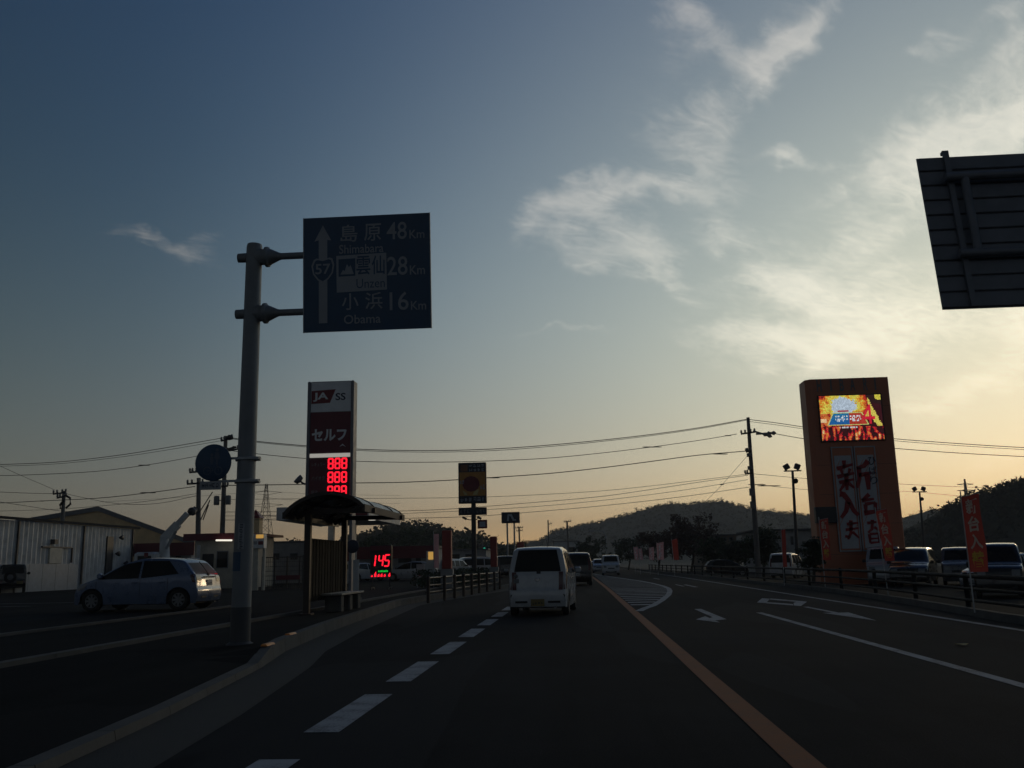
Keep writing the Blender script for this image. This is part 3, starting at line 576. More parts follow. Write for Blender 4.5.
# ------------------------------------------------------------------ fuel station: price pylon, canopy, shop, kiosk
YJ = 36.0
def jn(px, py, Y=YJ): return A(px, py, Y)
jx0, jx1, jt = jn(307.5, 400).x, jn(354, 400).x, jn(330, 381).z; jg = gz(-9) + .15
fx0, fx1 = jn(310, 430).x, jn(350.5, 430).x; fw = fx1 - fx0
t = thing('price_pylon', 'tall fuel station pylon with red JA SS panel and glowing red 888 prices', 'price sign', ((jx0 + jx1) / 2, YJ, jg))
mb = MB(); mb.box(((fx0 + fx1) / 2, YJ + .3, (jt + jn(330, 520).z) / 2), (fw, .5, jt - jn(330, 520).z), 0); body = mb.build('cabinet', 'alu', t)
for e0, e1 in ((jx0, fx0), (fx1, jx1)): mb = MB(); mb.box(((e0 + e1) / 2, YJ + .27, (jt + jg) / 2), (abs(e1 - e0) - .006, .62, jt - jg), 0, bev=.03); mb.build('column', 'aluframe', t)
def jz(cy): return jn(330, 360 + cy / 5.12).z         # heights read off an enlarged view
def jx(cx): return jn(220 + cx / 5.12, 430).x
FJ = YJ + .03
mb = MB(); mb.box(((fx0 + fx1) / 2, FJ, (jz(112) + jz(264)) / 2), (fw - .02, .03, jz(112) - jz(264)), 0); pw = mb.build('upper_panel', 'bright_panel', t)
mb = MB(); y_ = FJ - .019
mb.face([(jx(464), y_, jz(222)), (jx(560), y_, jz(219)), (jx(588), y_, jz(150)), (jx(464), y_, jz(156))], 0); mb.build('red_emblem', 'red', pw); mb = MB(); mb.text('JA', (jx(473), y_ - .004, jz(211)), X3, Z3, jx(551) - jx(473), jz(165) - jz(211), 1, .03); mb.text('SS', (jx(588), y_, jz(207)), X3, Z3, jx(640) - jx(588), jz(170) - jz(207), 2, .02)
mb.build('lettering', ['red', 'bright_panel', 'signnavy'], pw)
mb = MB(); mb.box(((fx0 + fx1) / 2, FJ, (jz(266) + jz(474)) / 2), (fw - .02, .03, jz(266) - jz(474)), 0); pr = mb.build('self_service_panel', 'darkred', t)
mb = MB(); mb.text('セルフ', (jx(470), y_, jz(414)), X3, Z3, jx(648) - jx(470), jz(352) - jz(414), 0, .04); mb.face([(jx(612), y_, jz(446)), (jx(628), y_, jz(430)), (jx(645), y_, jz(446)), (jx(628), y_, jz(438))], 0); mb.build('lettering', 'bright_panel', pr)
mb = MB(); mb.box(((fx0 + fx1) / 2, FJ, (jz(478) + jz(497)) / 2), (fw - .02, .04, jz(478) - jz(497)), 0); mb.build('lit_strip', 'lamp_bar', t)
zb = jz(790)
mb = MB(); mb.box(((fx0 + fx1) / 2, FJ, (jz(500) + zb) / 2), (fw - .02, .03, jz(500) - zb), 0); pp = mb.build('price_panel', 'darkred', t)
SEG = {'a': ((.1, 1), (.9, 1)), 'b': ((.95, .95), (.95, .55)), 'c': ((.95, .45), (.95, .05)), 'd': ((.1, 0), (.9, 0)), 'e': ((.05, .05), (.05, .45)), 'f': ((.05, .55), (.05, .95)), 'g': ((.12, .5), (.88, .5))}
DIG = {'8': 'abcdefg', '1': 'bc', '4': 'fgbc', '5': 'afgcd', '9': 'abcdfg'}
def digit(mb, ch, o, w, h, th, slant=0., m=0):
    o = Vector(o)
    for s_ in DIG[ch]:
        (x0, z0), (x1, z1) = SEG[s_]; P = Vector((x0 * w + slant * z0 * h, 0, z0 * h)); Q = Vector((x1 * w + slant * z1 * h, 0, z1 * h)); d = (Q - P).normalized() * th * .4; nrm = Vector((-(Q - P).z, 0, (Q - P).x)).normalized() * th / 2
        mb.face([o + P - d * 0 + nrm * 0 - d, o + P + nrm, o + Q + nrm, o + Q + d, o + Q - nrm, o + P - nrm], m)
for r0, r1 in ((503, 558), (573, 628), (645, 700)):
    mb = MB(); z0, z1 = jz(r1), jz(r0); xa, xb = jx(553), jx(656); dw = (xb - xa) / 3
    for k in range(3): digit(mb, '8', (xa + dw * k + dw * .13, y_, z0 + .02), dw * .72, z1 - z0 - .04, (z1 - z0) * .15)
    mb.build('price_digits', 'led_r', pp)
for (r0, r1), w_, u1 in (((522, 543), 'レギュラー', 540), ((593, 614), 'ハイオク', 540), ((665, 684), '軽油', 505)):
    mb = MB(); mb.text(w_, (jx(474), y_, jz(r1)), X3, Z3, jx(u1) - jx(474), jz(r0) - jz(r1), 0); mb.build('grade_name', 'wallgrey', pp)
mb = MB(); q = jn(299, 480, YJ + .1); q2 = Vector((jx0, YJ + .2, jn(306, 484).z)); mb.tube([q2, (q2 + q) / 2 - Z3 * .05, q], .04, 0, 8); mb.lathe(q, Vector((-.6, -.4, .6)), [(-.1, .05), (-.06, .17), (.1, .2), (.11, .001)], 0, 16); mb.build('floodlight', 'aluframe', t)

YC = 60.0; cg = gz(-16) + .15
a, b = A(277, 507.5, YC), A(368, 503.3, YC); cz0, cz1 = A(277, 520.5, YC).z, A(277, 507.5, YC).z
t = thing('fuel_canopy', 'white flat fuel station canopy with a red stripe, rising behind the bus shelter roof', 'canopy', ((a.x + b.x) / 2, YC + 5, cg))
cxm, cw = (a.x + b.x) / 2, b.x - a.x
mb = MB(); mb.box((cxm, YC + 5.5, (cz0 + cz1) / 2), (cw - .2, 10.8, cz1 - cz0 - .08), 0); mb.build('roof', 'dirtywhite', t)
mb = MB()
mb.box((cxm, YC + .02, (cz0 + cz1) / 2), (cw, .08, cz1 - cz0), 0); mb.box((a.x, YC + 5.5, (cz0 + cz1) / 2), (.08, 10.9, cz1 - cz0), 0); mb.box((b.x, YC + 5.5, (cz0 + cz1) / 2), (.08, 10.9, cz1 - cz0), 0)
mb.box((cxm + .6, YC - .03, cz0 + (cz1 - cz0) * .45), (cw - 1.25, .03, (cz1 - cz0) * .42), 1); mb.build('fascia', ['dirtywhite', 'red'], t)
for ky in (2.4, 8.6):
    mb = MB(); mb.box((a.x + cw * .5, YC + ky, (cg + cz0) / 2), (.4, .4, cz0 - cg), 0, bev=.03); mb.build('column', 'dirtywhite', t)
for px in (323, 372): q = A(px, 523.5, YC + 1.2); mb = MB(); mb.lathe((q.x, YC + 1.2, cz0 - .02), Z3, [(.01, .001), (.01, .26), (-.05, .24), (-.06, .001)], 0, 16); mb.build('ceiling_light', 'lamp_w', t)
for k, (xx, yy) in enumerate(((a.x + cw * .35, YC + 3.5), (a.x + cw * .62, YC + 3.5))):
    p = thing('fuel_pump', ('white fuel pump with a red head under the canopy, nearer the street pole', 'white fuel pump with a red head under the canopy, nearer the road')[k], 'fuel pump', (xx, yy, cg), group='fuel pumps under the canopy')
    mb = MB(); mb.box((xx, yy, cg + .75), (.9, .55, 1.5), 0, bev=.05); mb.build('cabinet', 'dirtywhite', p)
    mb = MB(); mb.box((xx, yy, cg + 1.68), (.96, .6, .34), 0, bev=.05); mb.build('head', 'red', p)
    mb = MB(); mb.box((xx, yy - .285, cg + 1.15), (.5, .02, .3), 0); mb.build('display', 'ledboard', p)
    mb = MB(); mb.tube([(xx + .47, yy, cg + 1.5), (xx + .62, yy - .1, cg + .7), (xx + .55, yy - .15, cg + .4), (xx + .47, yy - .1, cg + .9)], .025, 0, 8); mb.build('hose', 'wire', p)

def boxhouse(name, label, cat, pxl, pxr, pyt, Y, depth, base, wall='wallgrey', roofm='roofgrey', over=.15, band=None, bandh=.5, wins=(), doors=(), group=None, rooft=.15):
    """A flat-roofed building whose front stands at Y between two seen edges."""
    l, r = A(pxl, pyt, Y), A(pxr, pyt, Y); zt = (l.z + r.z) / 2; xm, w = (l.x + r.x) / 2, r.x - l.x
    t = thing(name, label, cat, (xm, Y + depth / 2, base), group=group)
    mb = MB(); mb.box((xm, Y + depth / 2, (base + zt - rooft) / 2), (w, depth, zt - rooft - base), 0); wl = mb.build('wall', wall, t)
    mb = MB(); mb.box((xm, Y + depth / 2, zt - rooft / 2), (w + 2 * over, depth + 2 * over, rooft), 0); rf = mb.build('roof', roofm, t)
    if band: mb = MB(); mb.box((xm, Y - over - .03, zt - bandh / 2), (w + 2 * over + .1, .06, bandh), 0); mb.build('fascia_band', band, rf)
    for (p0, q0, p1, q1) in wins:
        a, b = A(p0, q0, Y), A(p1, q1, Y); x0, x1, z0, z1 = a.x, b.x, b.z, a.z
        mb = MB(); mb.box(((x0 + x1) / 2, Y - .02, (z0 + z1) / 2), (x1 - x0, .04, z1 - z0), 0); wn = mb.build('window', 'aluframe', t)
        mb = MB(); mb.box(((x0 + x1) / 2, Y - .045, (z0 + z1) / 2), (x1 - x0 - .1, .012, z1 - z0 - .1), 0); mb.build('pane', 'glass', wn)
    for (p0, q0, p1) in doors:
        a, b = A(p0, q0, Y), A(p1, q0, Y)
        mb = MB(); mb.box(((a.x + b.x) / 2, Y - .03, (base + a.z) / 2), (b.x - a.x, .06, a.z - base), 0); dr = mb.build('door', 'darksteel', t)
        mb = MB(); mb.tube([(b.x - .12, Y - .1, base + .85), (b.x - .12, Y - .1, base + 1.15)], .02, 0, 8); mb.build('handle', 'chrome', dr)
    return t, xm, w, zt
boxhouse('station_shop', 'low fuel station shop with a red roof band behind the glowing 145 board', 'shop building', 300, 432, 547, 76, 7, gz(-20) + .15, 'wallgrey', 'roofdark', .2, 'darkred', 1.0, [(398, 556, 412, 563), (372, 556, 388, 563)], [(416, 557, 421)])
tk, xm, w, zt = boxhouse('kiosk', 'small white kiosk with dark red roof band and a lit tube lamp', 'kiosk', 196, 247, 533.5, 55, 5, gz(-26) + .15, 'offwhite', 'darkred', .5, 'darkred', .42, [(217, 551, 228, 568)], [(203, 554, 214)])
a, b = A(216, 540.3, 54.2), A(232, 540.3, 54.2)
mb = MB(); mb.tube([a, b], .05, 0, 8); mb.build('tube_lamp', 'lamp_w', tk)
for px in (199, 236): p = A(px, 550, 54.4); mb = MB(); mb.box((p.x, 54.4, (zt - .7 + gz(-26)) / 2), (.16, .16, zt - .7 - gz(-26)), 0); mb.build('porch_post', 'dirtywhite', tk)
# white box sign with a red square, on two posts, next to the kiosk
Yw = 48.0; a, b = A(249, 548.5, Yw), A(264, 534, Yw); g0 = gz(-19) + .15
t = thing('box_sign', 'white box sign with a red field on two pale posts by the kiosk', 'sign', ((a.x + b.x) / 2, Yw, g0))
mb = MB(); mb.box(((a.x + b.x) / 2, Yw + .25, (a.z + b.z) / 2), (b.x - a.x, .5, b.z - a.z), 0, bev=.02); bd = mb.build('cabinet', 'white', t)
mb = MB(); w_, h_ = b.x - a.x, b.z - a.z; y_ = Yw - .004; mb.face([(a.x + w_ * .62, y_, a.z + h_ * .25), (b.x - .03, y_, a.z + h_ * .25), (b.x - .03, y_, a.z + h_ * .5), (a.x + w_ * .62, y_, a.z + h_ * .5)], 0); mb.face([(a.x + .03, y_, a.z + h_ * .28), (a.x + w_ * .55, y_, a.z + h_ * .28), (a.x + w_ * .55, y_, a.z + h_ * .5), (a.x + .03, y_, a.z + h_ * .5)], 1); mb.build('print', ['red', 'alu'], bd)
mb = MB(); q, q2 = A(256, 540, Yw), A(263.6, 534.2, Yw); mb.box(((q.x + q2.x) / 2, Yw - .006, b.z - h_ * .16), (q2.x - q.x, .02, h_ * .26), 0); mb.build('sunlit_glow', 'glow_o', bd)  # sunset light on the cabinet, put in as a glowing panel; no lamp here
for px, wd in ((253.5, .38), (262.5, .12)): p = A(px, 560, Yw); mb = MB(); mb.box((p.x, Yw + .25, (g0 + a.z) / 2), (wd, .2, a.z - g0), 0); mb.build('post', 'offwhite', t)
# a small red-capped roof turret behind it
Yt = 85.0; a, b = A(251, 531, Yt), A(260, 514, Yt); g0 = gz(-30) + .15; xm = (a.x + b.x) / 2; w_ = b.x - a.x
t = thing('turret', 'slim turret with a red pointed cap standing behind the white box sign', 'turret', (xm, Yt + .5, g0))
mb = MB(); mb.box((xm, Yt + .5, (g0 + A(255, 518, Yt).z) / 2), (w_ * .9, .95, A(255, 518, Yt).z - g0), 0); mb.build('shaft', 'yellowwall', t)
mb = MB(); z0, z1 = A(255, 518, Yt).z, A(254, 509, Yt).z; p4 = [Vector((xm + sx * w_ * .6, Yt + .5 + sy * .65, z0)) for sx, sy in ((-1, -1), (1, -1), (1, 1), (-1, 1))]; ap = Vector((xm - .2, Yt + .5, z1))
for i in range(4): mb.face([p4[i], p4[(i + 1) % 4], ap])
mb.face(p4[::-1]); mb.build('cap', 'red', t)

# stand sign with LED 145
Yd = 44.8; a, b = A(370, 574, Yd), A(391.5, 545, Yd); g0 = .13; w_, h_ = b.x - a.x, b.z - a.z
t = thing('led_price_board', 'black wheeled board glowing with red 145 and green line by the fuel station', 'price board', ((a.x + b.x) / 2, Yd, g0))
mb = MB(); mb.box(((a.x + b.x) / 2, Yd + .12, (a.z + b.z) / 2), (w_, .24, h_), 0, bev=.02); bd = mb.build('cabinet', 'ledboard', t)
mb = MB(); mb.box(((a.x + b.x) / 2, Yd - .008, b.z - h_ * .1), (w_ * .96, .014, h_ * .16), 0); mb.build('header', 'darkred', bd)
def dx_(cx): return A(355 + cx / 13.96, 560, Yd).x
def dz_(cy): return A(380, 535 + cy / 13.96, Yd).z
y_ = Yd - .006
mb = MB(); z0, z1 = dz_(435), dz_(280); hh = z1 - z0; sl = .12
digit(mb, '1', (dx_(262), y_, z0), .045, hh, hh * .13, sl); digit(mb, '4', (dx_(320), y_, z0), dx_(385) - dx_(320), hh, hh * .13, sl); digit(mb, '5', (dx_(405), y_, z0), dx_(470) - dx_(405), hh, hh * .13, sl); mb.build('price_digits', 'led_r', bd)
mb = MB(); rr = random.Random(9)
for k in range(7): x0 = dx_(325 + 20 * k); mb.face([(x0, y_, dz_(518)), (x0 + .045, y_, dz_(518)), (x0 + .055, y_, dz_(488 + rr.uniform(0, 14))), (x0 + .01, y_, dz_(488 + rr.uniform(0, 14)))])
mb.build('green_line', 'led_g', bd)
mb = MB()
for k, (cx, ch) in enumerate(((238, 25), (285, 75), (330, 42), (372, 50), (415, 40), (480, 55))):
    x0 = dx_(cx - 16); x1 = dx_(cx + 15); mb.face([(x0, y_, dz_(582)), (x1, y_, dz_(582)), (x1 - .012, y_, dz_(582 - ch)), ((x0 + x1) / 2, y_, dz_(582 - ch * .8)), (x0 + .02, y_, dz_(582 - ch * .55))])
mb.build('red_line', 'led_r', bd)
for sx in (-.4, .4):
    mb = MB(); xx = (a.x + b.x) / 2 + sx * w_; mb.bar((xx, Yd - .25, g0 + .12), (xx, Yd + .5, g0 + .12), .05, .05); mb.tube([(xx, Yd + .12, g0 + .12), (xx, Yd + .12, a.z + .05)], .025, 0, 8); mb.lathe((xx - .02, Yd - .22, g0 + .06), X3, [(0, .001), (0, .06), (.04, .06), (.04, .001)], 0, 12); mb.lathe((xx - .02, Yd + .46, g0 + .06), X3, [(0, .001), (0, .06), (.04, .06), (.04, .001)], 0, 12); mb.build('leg', 'darksteel', t)
# small stand sign, lit vending machine and red column signs
Ys_ = 47.0; a, b = A(416.5, 582, Ys_), A(424.5, 564, Ys_); g0 = gz(-9) + .15
t = thing('stand_sign', 'small white and green stand sign left of the red column by the guardrail', 'stand sign', ((a.x + b.x) / 2, Ys_, g0))
mb = MB(); mb.box(((a.x + b.x) / 2, Ys_, (g0 + .12 + b.z) / 2), (b.x - a.x, .04, b.z - g0 - .12), 0); bd = mb.build('board', 'dirtywhite', t)
mb = MB(); x0, x1, z0, z1 = a.x + .03, b.x - .03, g0 + .15, b.z; mb.face([(x0, Ys_ - .024, z0), (x1, Ys_ - .024, z0), (x1, Ys_ - .024, z0 + .3), (x0, Ys_ - .024, z0 + .3)], 0); mb.face([(x0 + .08, Ys_ - .024, z0 + .45), (x1 - .08, Ys_ - .024, z0 + .45), (x1 - .08, Ys_ - .024, z0 + .62), (x0 + .08, Ys_ - .024, z0 + .62)], 1); mb.build('print', ['green', 'red'], bd)
for sx in (a.x + .05, b.x - .05): mb = MB(); mb.tube([(sx, Ys_ + .03, g0), (sx, Ys_ + .03, b.z - .1)], .018, 0, 8); mb.build('leg', 'galv', t)
Yv = 62.0; a, b = A(428.3, 573, Yv), A(433.4, 551, Yv); g0 = gz(-12) + .15
t = thing('vending_machine', 'vending machine with a glowing orange front among the station buildings', 'vending machine', ((a.x + b.x) / 2, Yv + .4, g0))
mb = MB(); mb.box(((a.x + b.x) / 2, Yv + .4, (g0 + b.z) / 2), (b.x - a.x + .3, .75, b.z - g0), 0, bev=.03); bd = mb.build('cabinet', 'dirtywhite', t)
mb = MB(); z0 = A(431, 559.5, Yv).z; mb.box(((a.x + b.x) / 2, Yv + .01, (z0 + b.z - .05) / 2), (b.x - a.x, .03, b.z - .05 - z0), 0); mb.build('lit_front', 'glow_o', bd)
for k, (pl, pr_, pt, pb, Yk, lab) in enumerate(((442, 451, 530.5, 569, 46, 'tall red column sign on a grey plinth, left of the orange billboard'), (490.2, 496.5, 536.5, 567, 60, 'red column sign on a plinth between the orange billboard and the twin-post sign'), (517, 524, 542, 551, 98, 'short-looking red column sign just over the left roof corner of the white car'))):
    a, b = A(pl, pt, Yk), A(pr_, pt, Yk); g0 = gz(a.x) + .15; w_ = b.x - a.x
    t = thing('column_sign', lab, 'column sign', ((a.x + b.x) / 2, Yk, g0), group='red column signs along the left kerb')
    zp_ = A(pl, pb, Yk).z if k < 2 else g0 + .3
    mb = MB(); mb.box(((a.x + b.x) / 2, Yk + .2, (zp_ + a.z) / 2), (w_, .45, a.z - zp_), 0, bev=.02); mb.build('panel', 'column_red', t)
    mb = MB(); mb.box(((a.x + b.x) / 2, Yk + .2, (g0 + zp_) / 2), (w_ + .15, .5, zp_ - g0 - .004), 0); mb.build('plinth', 'wallgrey', t)
a, b = A(433.5, 534, 45), A(438.5, 568, 45); g0 = gz(a.x) + .15
t = thing('banner_flag', 'pale pink banner on a pole just left of the nearest red column', 'banner flag', (a.x, 45, g0))
mb = MB(); mb.tube([(a.x, 45, g0), (a.x, 45, a.z + .15)], .015, 0, 8); mb.build('pole', 'galv', t)
mb = MB(); mb.grid([[(a.x + .02 + (b.x - a.x) * u, 45 + .03 * math.sin(5 * v + 3 * u), b.z + (a.z - b.z) * v) for u in (0, .5, 1)] for v in [k / 8 for k in range(9)]]); mb.build('cloth', 'flagpink', t)

# orange board on a single post, and the twin-post sign
Yo = 58.0
def ox(c): return A(445 + c / 9.6, 485, Yo).x
def oz(c): return A(472, 450 + c / 9.6, Yo).z
g0 = gz(-7) + .15
t = thing('roadside_board', 'orange billboard with a dark red disc on one tall dark post, smaller boards hung below', 'billboard', (ox(268), Yo, g0))
mb = MB(); mb.box((ox(268), Yo + .25, (g0 + oz(510)) / 2), (ox(290) - ox(248), .3, oz(510) - g0), 0, bev=.03); mb.build('post', 'darksteel', t)
x0, x1, z0, z1 = ox(128), ox(396), oz(512), oz(120)
mb = MB(); mb.box(((x0 + x1) / 2, Yo + .18, (z0 + z1) / 2), (x1 - x0, .36, z1 - z0), 0, bev=.03); bd = mb.build('cabinet', 'boarddark', t)
y_ = Yo - .006
mb = MB()
def rect(mb, c0, r0, c1, r1, m=0, k=0.): mb.face([(ox(c0), y_ - k, oz(r1)), (ox(c1), y_ - k, oz(r1)), (ox(c1), y_ - k, oz(r0)), (ox(c0), y_ - k, oz(r0))], m)
rect(mb, 140, 212, 388, 440, 0); rect(mb, 150, 140, 218, 205, 1)
q = Vector((ox(250), y_ - .004, oz(325))); r = (ox(330) - ox(170)) / 2
mb.face([q + X3 * (r * (1 + .05 * (k % 2)) * math.cos(2 * math.pi * k / 28)) + Z3 * (r * .9 * (1 + .05 * (k % 2)) * math.sin(2 * math.pi * k / 28)) for k in range(28)], 2)
mb.face([(ox(c), y_ - .006, oz(r_)) for c, r_ in ((170, 385), (205, 410), (215, 432), (185, 432))], 3); mb.face([(ox(c), y_ - .006, oz(r_)) for c, r_ in ((265, 432), (280, 400), (325, 375), (310, 432))], 3)
mb.build('picture', ['boardorange', 'boardbrown', 'boarddisc', 'boardpale'], bd)
mb = MB()
mb.scribble((ox(228), y_, oz(172)), X3, Z3, ox(385) - ox(228), oz(135) - oz(172), 4, 0, 21); mb.scribble((ox(228), y_, oz(210)), X3, Z3, ox(385) - ox(228), oz(176) - oz(210), 4, 0, 22)
mb.scribble((ox(140), y_, oz(500)), X3, Z3, ox(385) - ox(140), oz(448) - oz(500), 6, 0, 23); mb.scribble((ox(136), y_ - .008, oz(330)), X3, Z3, ox(188) - ox(136), oz(285) - oz(330), 2, 0, 24); mb.scribble((ox(330), y_ - .008, oz(388)), X3, Z3, ox(386) - ox(330), oz(330) - oz(388), 2, 0, 25); mb.build('lettering', 'boardtext', bd)
mb = MB(); mb.box(((x0 + x1) / 2, Yo + .1, (oz(624) + oz(552)) / 2), (x1 - x0, .2, oz(552) - oz(624)), 0); lb = mb.build('lower_board', 'boarddark', t)
mb = MB(); mb.scribble((x0 + .08, y_, oz(612)), X3, Z3, (x1 - x0) * .36, oz(564) - oz(612), 3, 0, 26); mb.scribble((ox(292), y_, oz(612)), X3, Z3, (x1 - x0) * .36, oz(564) - oz(612), 3, 0, 27); mb.build('lettering', 'roofgrey', lb)
mb = MB(); mb.box(((ox(308) + ox(398)) / 2, Yo + .1, (oz(755) + oz(672)) / 2), (ox(398) - ox(308), .16, oz(672) - oz(755)), 0); sb = mb.build('side_board', 'boarddisc', t)
mb = MB(); rect(mb, 325, 690, 382, 740, 0, -.02); mb.build('print', 'boardtext', sb)
for c, r_ in ((190, 655), (330, 655), (205, 755)):
    mb = MB(); q = Vector((ox(c), Yo - .3, oz(r_))); e = Vector((ox(262), Yo + .2, oz(r_ + 14))); mb.tube([e, (q + e) / 2 - Z3 * .05, q], .03, 0, 6); mb.box(q, (.28, .2, .14), 0, Matrix.Rotation(.5, 3, 'Y')); mb.build('floodlight', 'darksteel', t)
Yn = 92.0; a, b = A(501.5, 523.3, Yn), A(519.5, 511.8, Yn); g0 = gz(-8) + .15
t = thing('twin_post_sign', 'dark blue sign with a white n-like mark on two slim posts down the road', 'sign', ((a.x + b.x) / 2, Yn, g0))
mb = MB(); mb.box(((a.x + b.x) / 2, Yn + .2, (a.z + b.z) / 2), (b.x - a.x, .4, b.z - a.z), 0, bev=.03); bd = mb.build('cabinet', 'signnavy', t)
mb = MB(); w_, h_ = b.x - a.x, b.z - a.z
def n_(u, v): return (a.x + w_ * u, Yn - .006, a.z + h_ * v)
mb.face([n_(.30, .2), (n_(.40, .2)), n_(.44, .8), n_(.34, .8)]); mb.face([n_(.44, .8), n_(.56, .82), n_(.74, .22), n_(.62, .2), n_(.50, .62), n_(.43, .66)]); mb.face([n_(.62, .2), n_(.80, .2), n_(.80, .34), n_(.70, .36)]); mb.build('emblem', 'boardtext', bd)
for px in (507, 514): p = A(px, 523, Yn); mb = MB(); mb.tube([(p.x, Yn + .2, g0), (p.x, Yn + .2, a.z + .1)], .09, 0, 10); mb.build('post', 'galv', t)

